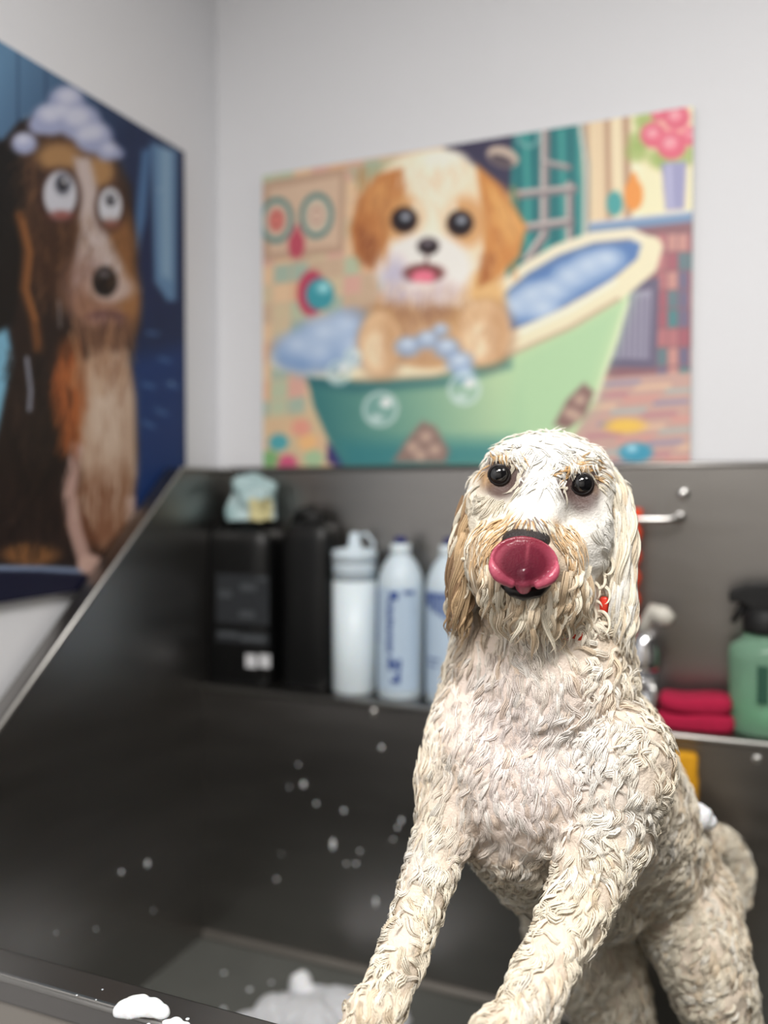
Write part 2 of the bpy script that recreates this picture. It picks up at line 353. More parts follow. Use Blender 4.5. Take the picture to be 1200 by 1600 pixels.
def paint_tub_puppy(U, V):
    p = Paint(U, V, (206, 176, 148)); r = random.Random(3)
    tones = [(222, 172, 132), (172, 192, 162), (214, 160, 148), (204, 188, 152), (226, 190, 150), (196, 168, 140), (150, 180, 165)]
    for i in range(9):
        for j in range(16):
            x = 405 + i * 27; y = 270 + j * 30 - i * 3
            p.poly([(x, y), (x + 25, y - 3), (x + 25, y + 25), (x, y + 28)], r.choice(tones), 3, .8)
    p.poly([(410, 285), (538, 262), (538, 396), (414, 410)], (184, 150, 126), 4)
    p.poly([(420, 295), (530, 275), (530, 386), (424, 398)], (206, 176, 150), 4)
    for (x, y, c) in ((433, 345, (216, 118, 108)), (495, 338, (214, 190, 168))):
        p.ell(x, y, 26, 36, (58, 122, 126)); p.ell(x, y, 20, 29, (196, 182, 160)); p.ell(x, y, 13, 19, c); p.ring(x, y, 8, 11, 3, (150, 90, 84), a=.7)
    p.ell(465, 384, 13, 22, (186, 72, 92)); p.ell(465, 362, 5, 10, (186, 72, 92))
    p.ell(490, 460, 22, 36, (186, 62, 92)); p.ell(503, 462, 22, 25, (52, 150, 164)); p.ell(508, 452, 9, 8, (150, 215, 220), 8)
    p.poly([(540, 262), (700, 235), (700, 300), (560, 300)], (170, 176, 140), 6, .7)
    p.poly([(690, 225), (845, 195), (845, 300), (730, 310)], (62, 58, 84), 8)
    p.poly([(800, 202), (912, 185), (925, 430), (790, 440)], (36, 126, 128), 5)
    for k, x in enumerate(range(806, 905, 14)): p.line([(x, 205), (x + 6, 430)], 5, (80, 178, 168) if k % 2 else (20, 92, 104), 5, .75)
    p.poly([(905, 187), (1090, 160), (1090, 345), (915, 355)], (240, 224, 184), 4)
    for x, c in ((915, (196, 160, 128)), (932, (222, 196, 160)), (948, (184, 146, 118)), (962, (232, 212, 176)), (978, (176, 138, 112)), (992, (246, 234, 200))):
        p.line([(x, 180), (x + 3, 345)], 13, c, 6, .9)
    for x, y in ((1000, 220), (1008, 190), (1030, 250), (1075, 245), (995, 240), (1045, 255)): p.ell(x, y, 18, 16, (150, 176, 92), 12, a=.8)
    for x, y, q in ((1022, 212, 21), (1050, 228, 24), (1058, 183, 22), (1082, 214, 16), (1030, 178, 12)):
        p.ell(x, y, q, q, (224, 96, 122), 6); p.ell(x - 3, y - 4, q * .5, q * .45, (246, 150, 164), 8); p.ring(x, y, q * .65, q * .6, 2.5, (190, 60, 92), 3, .6)
    p.poly([(1034, 258), (1074, 255), (1070, 332), (1040, 334)], (150, 150, 190), 5); p.line([(1046, 262), (1048, 328)], 6, (196, 196, 222), 6, .7)
    p.ell(960, 322, 13, 20, (66, 160, 160)); p.ell(990, 308, 15, 26, (232, 146, 56)); p.ell(990, 282, 6, 10, (232, 146, 56))
    # lower right of the bathroom
    p.poly([(915, 352), (1090, 336), (1090, 610), (900, 640)], (140, 100, 108), 4)
    for i in range(4):
        for j in range(8):
            x = 1026 + i * 17; y = 372 + j * 30
            p.poly([(x, y), (x + 15, y - 1), (x + 15, y + 26), (x, y + 27)], r.choice([(188, 118, 122), (96, 132, 140), (206, 150, 140), (110, 110, 140), (170, 96, 110), (70, 140, 144)]), 3, .85)
    p.line([(918, 362), (1090, 343)], 16, (116, 146, 182), 4); p.line([(918, 354), (1090, 335)], 4, (196, 206, 220), 3)
    p.poly([(952, 455), (1030, 440), (1024, 582), (944, 580)], (106, 100, 124), 4); p.poly([(960, 470), (1018, 458), (1013, 568), (955, 566)], (156, 152, 172), 4)
    for x in range(964, 1016, 9): p.line([(x + 2, 472), (x, 564)], 3, (92, 88, 116), 3, .8)
    p.poly([(880, 600), (1090, 588), (1090, 735), (840, 735)], (194, 158, 148), 6)
    for k in range(22):
        y = 600 + k * 6.2; x = 900 + (k * 47) % 160
        p.line([(x, y), (x + 50, y - 3)], 6, [(216, 140, 132), (120, 130, 176), (232, 200, 160), (150, 190, 190), (178, 112, 132)][k % 5], 5, .7)
    p.ell(976, 671, 30, 11, (236, 190, 76), 8); p.ell(992, 712, 26, 15, (56, 150, 180), 6); p.ell(986, 706, 8, 5, (160, 214, 230), 6)
    # floor at the lower left
    p.poly([(418, 650), (560, 640), (560, 735), (420, 735)], (212, 180, 140), 10, .8)
    for x, y, c in ((446, 690, (70, 160, 170)), (460, 722, (200, 80, 120)), (490, 690, (230, 180, 120)), (432, 715, (120, 170, 110)), (500, 715, (160, 190, 150)), (480, 668, (222, 150, 130))): p.ell(x, y, 15, 13, c, 6)
    # faucet and hose
    for pts, wd in (([(850, 205), (850, 372), (824, 410)], 15), ([(889, 292), (890, 425)], 13), ([(812, 306), (896, 298)], 14), ([(818, 360), (890, 350)], 15), ([(852, 256), (888, 264)], 10)):
        p.line(pts, wd, (128, 118, 122), 4); p.line([(x - 3, y - 3) for x, y in pts], wd * .35, (216, 206, 200), 4, .85)
    p.line([(906, 190), (916, 260), (914, 410)], 10, (150, 156, 150), 4); p.line([(904, 190), (914, 260), (912, 410)], 3, (226, 226, 214), 3)
    p.ell(784, 246, 26, 16, (196, 176, 160), 4, 20); p.ell(782, 252, 20, 9, (92, 80, 88), 4, 20)
    p.ring(824, 215, 16, 14, 6, (120, 170, 170), 4, .8)
    # tub
    p.poly([(520, 690), (560, 728), (545, 735), (520, 720)], (60, 50, 110), 5)
    tubp = [(484, 580), (560, 594), (700, 586), (800, 556), (900, 512), (985, 462), (965, 540), (925, 640), (893, 690), (840, 716), (770, 732), (548, 732), (520, 684), (498, 636)]
    p.poly(tubp, (44, 112, 118), 5, grad=((490, 680), (820, 600), (196, 220, 168)))
    p.poly([(800, 560), (985, 465), (925, 640), (860, 700), (780, 725)], (150, 200, 160), 40, .5)
    p.poly([(540, 690), (800, 690), (840, 716), (770, 735), (548, 735)], (40, 120, 130), 30, .75)
    p.line([(980, 478), (930, 630)], 6, (226, 232, 196), 6, .8)
    p.poly([(484, 585), (560, 600), (700, 592), (800, 562), (800, 580), (700, 608), (560, 616), (490, 602)], (38, 96, 108), 12, .6)
    p.poly([(760, 490), (800, 440), (850, 408), (920, 384), (1000, 378), (1008, 402), (950, 448), (850, 502), (790, 524)], (84, 124, 182), 5)
    for x, y, q in ((812, 486, 26), (838, 470, 26), (868, 462, 24), (896, 440, 26), (925, 424, 26), (950, 414, 20), (850, 492, 20)):
        p.ell(x, y, q, q * .75, (146, 174, 212), 26); p.ell(x - 2, y - 6, q * .7, q * .45, (200, 215, 232), 24)
    p.line([(776, 462), (820, 424), (870, 395), (925, 376), (985, 370), (1014, 384)], 17, (232, 222, 196), 4)
    p.line([(786, 470), (826, 434), (874, 406), (925, 388), (985, 381)], 4, (130, 140, 160), 5, .7)
    p.line([(446, 562), (500, 574), (580, 580), (680, 574), (790, 546), (890, 502), (965, 458), (1010, 420), (1018, 392)], 34, (236, 222, 188), 5)
    p.line([(446, 553), (500, 564), (580, 569), (680, 562), (790, 534), (890, 490), (960, 446)], 7, (250, 242, 222), 7, .8)
    p.line([(560, 596), (680, 591), (790, 562), (890, 518), (965, 474)], 6, (166, 140, 112), 6, .7)
    # foam hanging over the left end
    for x, y, q in ((466, 548, 30), (500, 530, 34), (540, 518, 34), (565, 540, 34), (520, 556, 36), (480, 566, 26), (455, 560, 18), (556, 505, 22)):
        p.ell(x, y, q, q * .8, (124, 156, 200), 22)
    for x, y, q in ((470, 540, 16), (510, 520, 20), (545, 508, 18), (555, 540, 16), (505, 552, 14), (560, 560, 12)): p.ell(x, y, q * 1.2, q * .9, (184, 203, 228), 26)
    # puppy
    p.ell(676, 505, 92, 74, (208, 158, 102), 10); p.ell(666, 530, 60, 44, (190, 150, 120), 20, a=.7); p.ell(745, 480, 46, 60, (226, 180, 116), 16)
    p.ell(672, 345, 112, 106, (238, 216, 184), 8)
    p.ell(672, 270, 64, 34, (240, 226, 200), 14); p.ell(690, 250, 34, 16, (244, 234, 214), 10)
    p.poly([(628, 262), (590, 272), (560, 310), (546, 360), (556, 402), (584, 424), (604, 402), (612, 350), (632, 300)], (190, 118, 58), 8)
    p.poly([(556, 350), (566, 412), (586, 422), (598, 380)], (128, 66, 40), 14, .7); p.poly([(610, 280), (582, 290), (570, 330), (600, 330)], (222, 160, 90), 16, .8)
    p.poly([(742, 258), (780, 290), (822, 356), (812, 404), (776, 440), (748, 452), (756, 400), (752, 330)], (206, 134, 62), 8)
    p.poly([(760, 290), (790, 320), (816, 360), (800, 390), (776, 350)], (236, 182, 100), 16, .8); p.poly([(752, 400), (776, 400), (770, 440), (748, 452)], (160, 92, 48), 12, .7)
    p.ell(630, 342, 38, 40, (206, 146, 84), 20, a=.85); p.ell(724, 350, 38, 40, (210, 150, 88), 20, a=.85)
    p.poly([(640, 268), (712, 266), (694, 340), (704, 400), (636, 400), (656, 340)], (242, 230, 208), 30, .9); p.fur(90, (640, 262, 715, 330), (250, 242, 226), (222, 190, 148), 22, 3, 90, 25, .5)
    p.ell(664, 424, 74, 56, (236, 226, 220), 14); p.ell(664, 466, 54, 24, (190, 166, 176), 20, a=.8); p.ell(664, 492, 80, 16, (150, 104, 74), 20, a=.7)
    p.ell(618, 440, 20, 34, (150, 146, 190), 18, a=.5)
    for x, y in ((631, 346), (718, 352)):
        p.ell(x, y, 21, 21, (40, 30, 34), 5); p.ell(x, y - 2, 12, 12, (16, 16, 24), 4); p.ell(x + 2, y - 5, 7, 6, (186, 192, 206), 6, a=.85); p.ring(x, y, 18, 18, 5, (84, 52, 40), 6, .5)
    p.ell(669, 388, 17, 14, (44, 34, 38), 4); p.ell(668, 382, 7, 4, (130, 120, 130), 5); p.line([(668, 400), (666, 418)], 4, (110, 80, 76), 4)
    p.ell(663, 430, 32, 15, (120, 62, 62), 6); p.ell(662, 436, 19, 11, (232, 112, 138), 5); p.ell(662, 452, 22, 6, (236, 220, 216), 6)
    for x, y, rx, ry in ((597, 538, 33, 50), (756, 524, 42, 50)):
        p.ell(x + 3, y + 3, rx + 7, ry + 6, (160, 112, 78), 14, a=.5); p.ell(x, y, rx, ry, (222, 182, 138), 8); p.ell(x - 4, y + 12, rx * .6, ry * .55, (240, 212, 176), 14); p.ell(x + rx * .5, y, rx * .4, ry * .8, (190, 140, 96), 14, a=.6)
    p.fur(120, (600, 440, 735, 475), (244, 236, 230), (200, 170, 150), 16, 2.5, 90, 45, .5); p.fur(120, (580, 500, 790, 560), (236, 200, 156), (176, 126, 84), 14, 2.5, 90, 50, .4); p.fur(160, (560, 260, 610, 410), (224, 160, 90), (150, 86, 44), 20, 2.5, 100, 20); p.fur(140, (755, 290, 808, 430), (240, 186, 110), (170, 98, 48), 22, 2.5, 80, 20)
    p.fur(90, (620, 250, 730, 300), (250, 240, 224), (214, 180, 140), 16, 2.5, 80, 50); p.fur(110, (610, 470, 760, 540), (236, 196, 140), (170, 120, 80), 18, 2.5, 90, 30)
    # foam on the chest, bubbles and claw feet
    for x, y, q in ((640, 545, 20), (670, 535, 18), (700, 548, 20), (720, 570, 22), (728, 590, 16), (690, 520, 12)): p.ell(x, y, q, q * .8, (140, 172, 214), 10, a=.8); p.ell(x, y - 4, q * .5, q * .35, (206, 222, 240), 8, a=.8)
    for x, y, q in ((600, 641, 28), (535, 584, 20), (728, 612, 26), (556, 560, 14)):
        p.ell(x, y, q, q, (150, 190, 190), 6, a=.35); p.ring(x, y, q - 3, q - 3, 4, (214, 228, 226), 4, .75); p.ell(x + q * .3, y - q * .35, q * .3, q * .25, (240, 246, 246), 6); p.ell(x - q * .2, y + q * .5, q * .35, q * .2, (220, 232, 232), 6, a=.7)
    p.poly([(620, 722), (640, 690), (664, 660), (684, 668), (706, 706), (700, 724)], (142, 116, 108), 8)
    p.poly([(866, 668), (886, 630), (912, 604), (928, 618), (914, 656), (886, 676)], (140, 108, 104), 8)
    for x, y in ((650, 700), (670, 684), (684, 704), (662, 712), (890, 650), (906, 630), (900, 655)): p.ell(x, y, 9, 8, (196, 166, 148), 6, a=.8)
    return p

def paint_soaked_dog(U, V):
    p = Paint(U, V, (24, 42, 82)); r = random.Random(5)
    p.poly([(-400, -300), (90, 60), (190, 190), (90, 260), (-400, 400)], (96, 140, 178), 60, grad=((0, 100), (210, 230), (26, 44, 80)))
    for x in range(-280, 260, 44): p.line([(x, -200), (x, 950)], 3, (20, 34, 66), 3, .5)
    p.poly([(-400, 500), (20, 500), (40, 620), (20, 800), (-20, 880), (-400, 880)], (112, 172, 202), 30)
    p.poly([(236, 222), (276, 236), (275, 470), (262, 470), (242, 440)], (96, 138, 180), 8); p.poly([(250, 230), (268, 236), (268, 440), (252, 430)], (140, 176, 206), 8, .8)
    p.poly([(222, 235), (236, 230), (228, 340), (214, 400), (208, 380)], (70, 112, 160), 6)
    p.poly([(205, 560), (292, 540), (292, 920), (200, 920)], (20, 56, 118), 30, .8)
    for x, y in ((232, 520), (250, 560), (225, 600), (245, 640), (262, 600), (226, 660)): p.line([(x, y), (x + 14, y + r.uniform(-8, 8))], 5, (90, 130, 180), 6, .7)
    for _ in range(40): p.ell(r.uniform(-100, 290), r.uniform(40, 900), 2.2, 2.6, (170, 190, 214), 3, a=.6)
    # body
    p.poly([(-30, 260), (30, 190), (90, 170), (170, 230), (205, 290), (214, 400), (218, 510), (205, 560), (216, 700), (206, 830), (150, 900), (-60, 900), (-10, 700), (20, 560)], (40, 28, 24), 10)
    p.ell(112, 330, 82, 130, (96, 62, 40), 34); p.ell(80, 400, 42, 70, (58, 36, 26), 40, a=.85); p.ell(60, 290, 22, 60, (54, 36, 28), 24, a=.8); p.ell(186, 390, 26, 60, (140, 92, 50), 18)
    p.poly([(-160, 300), (-20, 215), (30, 228), (38, 330), (34, 430), (22, 506), (-40, 540), (-150, 500)], (22, 19, 18), 12)
    p.fur(120, (20, 200, 110, 330), (150, 104, 64), (40, 26, 20), 20, 3, 100, 40, .4);
    p.ell(92, 246, 34, 22, (172, 128, 78), 16); p.ell(156, 268, 22, 24, (176, 130, 78), 14)
    p.poly([(116, 246), (140, 246), (158, 320), (172, 376), (200, 432), (196, 500), (130, 505), (112, 440), (126, 360)], (200, 182, 178), 12)
    p.ell(130, 450, 34, 50, (150, 112, 100), 26, a=.7)
    p.ell(93, 308, 34, 46, (66, 40, 32), 12); p.ell(94, 304, 26, 37, (202, 203, 214), 6); p.ell(96, 336, 17, 7, (150, 84, 80), 8); p.ell(98, 288, 10, 13, (44, 44, 54), 4); p.ring(98, 288, 12, 16, 3, (120, 124, 140), 4); p.ell(101, 283, 3, 4, (230, 230, 236), 3)
    p.ell(172, 326, 24, 36, (70, 44, 34), 10); p.ell(172, 322, 18, 29, (210, 212, 222), 4); p.ell(174, 350, 12, 6, (140, 80, 76), 8); p.ell(173, 312, 8, 10, (44, 44, 54), 4); p.ell(175, 308, 3, 3, (230, 230, 236), 3)
    p.ell(154, 476, 40, 38, (164, 118, 96), 20); p.ell(203, 470, 17, 48, (160, 108, 62), 14); p.ell(172, 450, 36, 22, (196, 170, 160), 12)
    p.ell(164, 440, 20, 24, (18, 16, 18), 5); p.ell(162, 428, 8, 5, (110, 108, 116), 5)
    p.ell(166, 498, 30, 13, (112, 74, 74), 8); p.ell(164, 504, 22, 9, (180, 136, 132), 6); p.poly([(116, 505), (208, 500), (202, 540), (170, 566), (130, 552)], (112, 76, 58), 24, .7); p.fur(70, (112, 490, 206, 530), (186, 136, 96), (80, 50, 38), 44, 3, 92, 18, .6)
    p.line([(30, 336), (44, 392), (38, 450), (54, 500), (60, 546)], 13, (116, 70, 34), 10); p.line([(36, 345), (48, 396), (42, 452), (56, 500)], 4, (176, 112, 56), 6, .8)
    p.poly([(116, 570), (160, 552), (200, 548), (212, 620), (214, 740), (198, 820), (160, 860), (132, 800), (124, 700)], (192, 160, 136), 12); p.ell(170, 640, 30, 70, (220, 196, 176), 24, a=.8)
    p.ell(108, 612, 26, 72, (168, 86, 32), 18); p.ell(150, 800, 46, 60, (122, 72, 44), 26, a=.8); p.ell(195, 790, 14, 60, (130, 84, 54), 12, a=.8)
    p.line([(118, 700), (108, 770), (118, 830), (134, 880)], 22, (186, 148, 136), 7); p.ell(142, 882, 20, 15, (204, 166, 152), 6)
    p.ell(48, 866, 44, 18, (128, 84, 44), 10); p.line([(204, 780), (206, 820)], 12, (190, 160, 150), 6)
    p.fur(260, (10, 540, 110, 850), (66, 46, 38), (16, 12, 12), 34, 3, 95, 25, .6); p.fur(60, (120, 540, 204, 580), (214, 176, 140), (120, 74, 50), 40, 3, 95, 14, .6); p.fur(130, (125, 570, 205, 800), (226, 204, 184), (150, 104, 76), 34, 2.5, 90, 12, .55)
    p.fur(120, (60, 330, 200, 480), (170, 120, 76), (70, 44, 30), 22, 2.5, 100, 30, .4); p.fur(60, (88, 560, 130, 690), (206, 116, 50), (120, 56, 22), 32, 3, 95, 20, .6)
    p.line([(42, 560), (48, 610), (46, 640)], 6, (160, 166, 186), 5, .8); p.line([(92, 470), (94, 510)], 3, (170, 160, 160), 4, .7); p.line([(110, 520), (126, 570)], 3, (190, 150, 110), 4, .7)
    # suds on the head
    for x, y, q in ((80, 186, 30), (104, 158, 28), (124, 190, 34), (146, 214, 30), (168, 236, 18), (60, 196, 16), (38, 224, 20), (184, 240, 9)):
        p.ell(x, y, q, q * .85, (160, 168, 206), 10)
    for x, y, q in ((78, 178, 16), (106, 150, 16), (120, 182, 20), (146, 206, 16), (96, 172, 12), (36, 218, 10), (170, 232, 9), (132, 210, 12)): p.ell(x, y, q, q * .75, (206, 210, 232), 12)
    # tub edge at the bottom of the picture
    p.poly([(-400, 884), (130, 890), (150, 910), (160, 990), (-400, 990)], (26, 26, 50), 4); p.line([(-400, 884), (60, 888), (128, 892)], 7, (132, 152, 186), 5)
    p.ell(142, 884, 19, 14, (204, 166, 152), 6)
    return p

ye = YB - 0.014
tl, tr = PY(410, 275, ye), PY(1083, 165, ye)
zt = (tl.z + tr.z) / 2; zb = CAMZ + (PY(425, 730, ye).z + PY(1075, 727, ye).z) / 2 - CAMZ
picture('tub_puppy_picture', 'printed picture of a fluffy puppy in a green bathtub, on the back wall',
        [(tl.x, ye, zt), (tr.x, ye, zt), (tr.x, ye, zb - .03), (tl.x, ye, zb - .03)],
        [(409, 274), (1085, 165), (1075, 758), (425, 752)], 250, 200, paint_tub_puppy, 1.22)
xe = XL + 0.014
a, b = PX(0, 65, xe), PX(288, 237, xe)
zt2 = (a.z + b.z) / 2; zb2 = PX(0, 942, xe).z; yR = b.y; yL = yR - 0.64
def sk(y, z):
    q = Vector((xe, y, z)) - C0
    return (600 + F * q.dot(CR) / q.dot(CF), 800 - F * q.dot(CU) / q.dot(CF))
picture('soaked_dog_picture', 'printed picture of a wide-eyed brown dog with suds on its head, on the left wall',
        [(xe, yL, zt2), (xe, yR, zt2), (xe, yR, zb2), (xe, yL, zb2)],
        [sk(yL, zt2), sk(yR, zt2), sk(yR, zb2), sk(yL, zb2)], 200, 240, paint_soaked_dog, 0.95)

# ================================================================== things on the ledge
YS = 1.448
def ledge_at(u, y=YS): p = PY(u, 1000, y); d = (p - C0).dot(CF); return Vector((p.x, y, ZL)), d / F
def zof(u, v, y=YS): return PY(u, v, y).z

# black jugs
def jug(u0, u1, vt, y, depth, label, with_label):
    um = (u0 + u1) / 2; c, k = ledge_at(um, y); w2 = (u1 - u0) / 2 * k / math.cos(YAW) * .93; H = zof(um, vt, y) - ZL
    e = tag(empty('black_jug', c), label, 'jug', 'black jugs on the ledge')
    MB().lathe([(.90, 0), (.97, .004), (1, .012), (1, H * .80), (.98, H * .86), (.92, H * .92), (.75, H * .955), (.40, H * .965), (.34, H * .98)], c, 40, w2, depth / 2, 0, 5).build('body', BLACKP, e, smooth=True)
    MB().lathe([(.021, 0), (.022, .002), (.022, .02), (.019, .023)], (c.x + w2 * .05, c.y, c.z + H * .955), 24).build('cap', BLACKD, e, smooth=True)
    hx = c.x - w2 * .72; hz = c.z + H * .82
    MB().tube([(hx, c.y, hz), (hx - .004, c.y, hz + H * .12), (hx + .012, c.y, hz + H * .20), (hx + .04, c.y, hz + H * .225), (c.x, c.y, hz + H * .19)], .009, 12).build('handle', BLACKP, e, smooth=True)
    if with_label:
        yf = c.y - depth / 2 - .0012
        def pl(nm, ua, ub, va, vb, m, dy=0.0, par=None):
            p, q = PY(ua, va, yf), PY(ub, vb, yf)
            return MB().box((p.x, yf - dy - .0006, q.z), (q.x, yf - dy + .001, p.z)).build(nm, m, par or e)
        lb = pl('label', 338, 420, 896, 978, LABELD)
        pl('label', 338, 420, 984, 1008, LABELD)
        for (ua, ub, va, vb) in ((376, 400, 912, 924), (342, 362, 922, 934), (374, 398, 954, 966), (342, 372, 986, 996), (376, 414, 992, 1004), (402, 416, 902, 908)):
            pl('label_print', ua, ub, va, vb, LABELT, .0008, lb)
        for (ua, ub) in ((384, 401), (405, 422)): pl('logo_print', ua, ub, 1022, 1044, WHITEL)
    return e
jug(324, 444, 812, 1.448, .094, 'black plastic jug with a grey label, nearest the left panel', True)
jug(446, 530, 806, 1.455, .080, 'narrow black plastic jug between the labelled jug and the white squeeze bottle', False)

# crumpled pale cloth on the labelled jug
c, k = ledge_at(396, 1.448); zt_ = zof(396, 812, 1.448)
me = bpy.data.meshes.new('washcloth'); vs = []; fs = []; cs = []
nu, nv = 40, 26
for j in range(nv):
    t = j / (nv - 1)
    for i in range(nu):
        q = 2 * math.pi * i / nu
        r = (0.050 * (1 - .18 * t) if t < .85 else 0.050 * .85 * math.sqrt(max(0, 1 - ((t - .85) / .15) ** 2)))
        if t < .15: r *= 1.10 - t * .7
        r *= 1 + .30 * noise.noise(Vector((math.cos(q) * 1.6, math.sin(q) * 1.6, t * 2.4))) + .05 * math.sin(q * 5 + t * 6)
        x, y, z = math.cos(q) * r, math.sin(q) * r * .72, t * .080 * (1 + .14 * math.cos(q - 2.2)) + .006 * noise.noise(Vector((math.cos(q) * 3, math.sin(q) * 3, 5)))
        vs.append((c.x + x, c.y + y, zt_ + z)); tt = .5 + .5 * noise.noise(Vector((x * 30, y * 30, z * 40)))
        base = np.array(s2l((196, 214, 216))) * (1 - tt) + np.array(s2l((150, 186, 190))) * tt
        if math.cos(q + .75) > .8 and t < .6: base = np.array(s2l((206, 198, 150)))
        cs.append(base)
fs = [(j * nu + i, j * nu + (i + 1) % nu, (j + 1) * nu + (i + 1) % nu, (j + 1) * nu + i) for j in range(nv - 1) for i in range(nu)] + [tuple(reversed(range(nu)))]
me.from_pydata(vs, [], fs); setcol(me, cs); o = link('washcloth', me, TEALC, None, True)
tag(o, 'crumpled pale teal washcloth lying on top of the labelled black jug', 'cloth')

def wrap_text_bars(e, c, r, bars, m, nm, rot=0.0):
    # flat print wrapped round a cylinder of radius r: bars given as (angle0, angle1, z0, z1)
    for (a0, a1, z0, z1) in bars:
        b = MB(); n = 6; vs = []
        for i in range(n + 1):
            q = a0 + (a1 - a0) * i / n
            for rr in (r + .0003, r + .0012):
                for z in (z0, z1): vs.append((c.x + math.sin(q) * rr, c.y - math.cos(q) * rr, c.z + z))
        fs = []
        for i in range(n):
            o = i * 4; fs += [(o + 2, o + 3, o + 7, o + 6), (o, o + 4, o + 5, o + 1), (o + 1, o + 5, o + 7, o + 3), (o, o + 2, o + 6, o + 4)]
        fs += [(0, 1, 3, 2), (n * 4, n * 4 + 2, n * 4 + 3, n * 4 + 1)]
        b.add(vs, fs); last = b.build(nm, m, e)
    return last

# squeeze bottle
c, k = ledge_at(554); H = zof(554, 862) - ZL; r = 34 * k
e = tag(empty('squeeze_bottle', c), 'white squeeze bottle with a nozzle, between the black jugs and the blue-printed bottle', 'bottle')
fill = zof(554, 906) - ZL
MB().lathe([(r * .9, 0), (r, .006), (r, fill)], c, 36).build('filled_body', HDPEW, e, smooth=True)
MB().lathe([(r, fill), (r * 1.0, H * .93), (r * .97, H * .94)], c, 36).build('upper_body', HDPE, e, smooth=True)
MB().lathe([(r * 1.03, H * .93), (r * 1.04, H), (r * .95, H + .004), (r * .35, H + .008), (r * .30, H + .012), (r * .22, H + .034), (r * .14, H + .036)], c, 36).build('nozzle_cap', HDPE, e, smooth=True)
MB().tube([(c.x + r * .2, c.y, c.z + H + .03), (c.x + r * .6, c.y, c.z + H + .034), (c.x + r * .95, c.y, c.z + H + .018), (c.x + r * .9, c.y, c.z + H - .004)], .003, 8).build('cap_strap', HDPE, e, smooth=True)

def shampoo(u, vt, label, nubars):
    c, k = ledge_at(u); r = 36 * k; H = zof(u, vt) - ZL
    e = tag(empty('shampoo_bottle', c), label, 'bottle', 'milky bottles with navy caps')
    MB().lathe([(r * .92, 0), (r, .006), (r, H * .70), (r * .93, H * .76), (r * .72, H * .83), (r * .46, H * .88), (r * .40, H * .90), (r * .40, H * .955)], c, 36).build('body', HDPE, e, smooth=True)
    MB().lathe([(r * .43, H * .88), (r * .44, H * .945), (r * .36, H * .955)], c, 28).build('collar', HDPEW, e, smooth=True)
    MB().lathe([(r * .27, H * .95), (r * .27, H * .99), (r * .2, H)], c, 24).build('cap', NAVY, e, smooth=True)
    lab = wrap_text_bars(e, c, r, [(-1.15, 1.15, H * .06, H * .69)], BLUEL, 'label')
    a0 = -YAW - .0
    if nubars == 0:
        bars = [(a0 + .74, a0 + 1.0, H * .30, H * .68)] if False else []
        z = .62
        bars += [(-.10, .28, H * .62, H * .67), (.5, .95, H * .655, H * .675)]
        rr = random.Random(2)
        while z > .32:
            h = rr.uniform(.012, .026); bars.append((-.20 + rr.uniform(-.03, .03), .05 + rr.uniform(-.05, .04), H * (z - h), H * z)); z -= h + .008
        bars += [(-.16, .05, H * .19, H * .27), (.08, .22, H * .20, H * .245), (.26, .40, H * .20, H * .26), (-.05, .36, H * .11, H * .13), (.12, .36, H * .12, H * .165), (.24, .36, H * .15, H * .195)]
        bars += [(-1.12, -.9, H * .34, H * .68)]
    else:
        bars = [(-.86 + i * .17, -.76 + i * .17, H * (.60 - .014 * i), H * .665) for i in range(7)] + [(-.86, .3, H * .655, H * .672)]
        bars += [(-.7, -.1, H * .27, H * .28), (-.7, -.2, H * .23, H * .24)]
    wrap_text_bars(lab, c, r + .0010, bars, NAVYP, 'print')
shampoo(626, 838, 'pale blue bottle with navy cap and a column of blue print', 0)
shampoo(702, 840, 'navy-capped milky bottle half hidden behind the dog\'s hanging ear', 1)

# green spray bottle
c, k = ledge_at(1196, 1.444); H = zof(1196, 985, 1.444) - ZL; r = 54 * k
e = tag(empty('spray_bottle', c), 'green translucent spray bottle with a black trigger head', 'spray bottle')
MB().lathe([(r * .92, 0), (r, .006), (r * .97, H * .35), (r, H * .72), (r * .98, H * .84), (r * .72, H * .90), (r * .60, H * .93), (r * .58, H)], c, 40, 1, .85).build('bottle', GREENP, e, smooth=True)
MB().lathe([(r * .85, .006), (r * .86, H * .28), (r * .80, H * .285)], c, 32, 1, .85).build('liquid', mat('green_liquid', rgb(110, 190, 140), .3), e, smooth=True)
MB().box((c.x - .012, c.y - r * .85 - .0015, c.z + H * .34), (c.x + .004, c.y - r * .85 + .004, c.z + H * .70)).build('label', GREENL, e, bevel=.001)
MB().lathe([(r * .60, H * .98), (r * .62, H * 1.0), (r * .62, H * 1.2), (r * .5, H * 1.22)], c, 24).build('collar', BLACKD, e, smooth=True)
zz = c.z + H * 1.2
MB().prism([(c.x - r * .72, zz + .012), (c.x - r * 1.0, zz + .010), (c.x - r * 1.0, zz + .028), (c.x - r * .5, zz + .040), (c.x + r * .7, zz + .044), (c.x + r * .9, zz + .03), (c.x + r * .55, zz), (c.x - r * .4, zz)], 1, c.y - .016, c.y + .016).build('trigger_head', BLACKD, e, bevel=.004)
MB().tube([(c.x - r * .55, c.y, zz + .012), (c.x - r * .7, c.y, zz - .004), (c.x - r * .9, c.y, zz - .022)], [.006, .006, .004], 10).build('trigger', BLACKD, e, smooth=True)

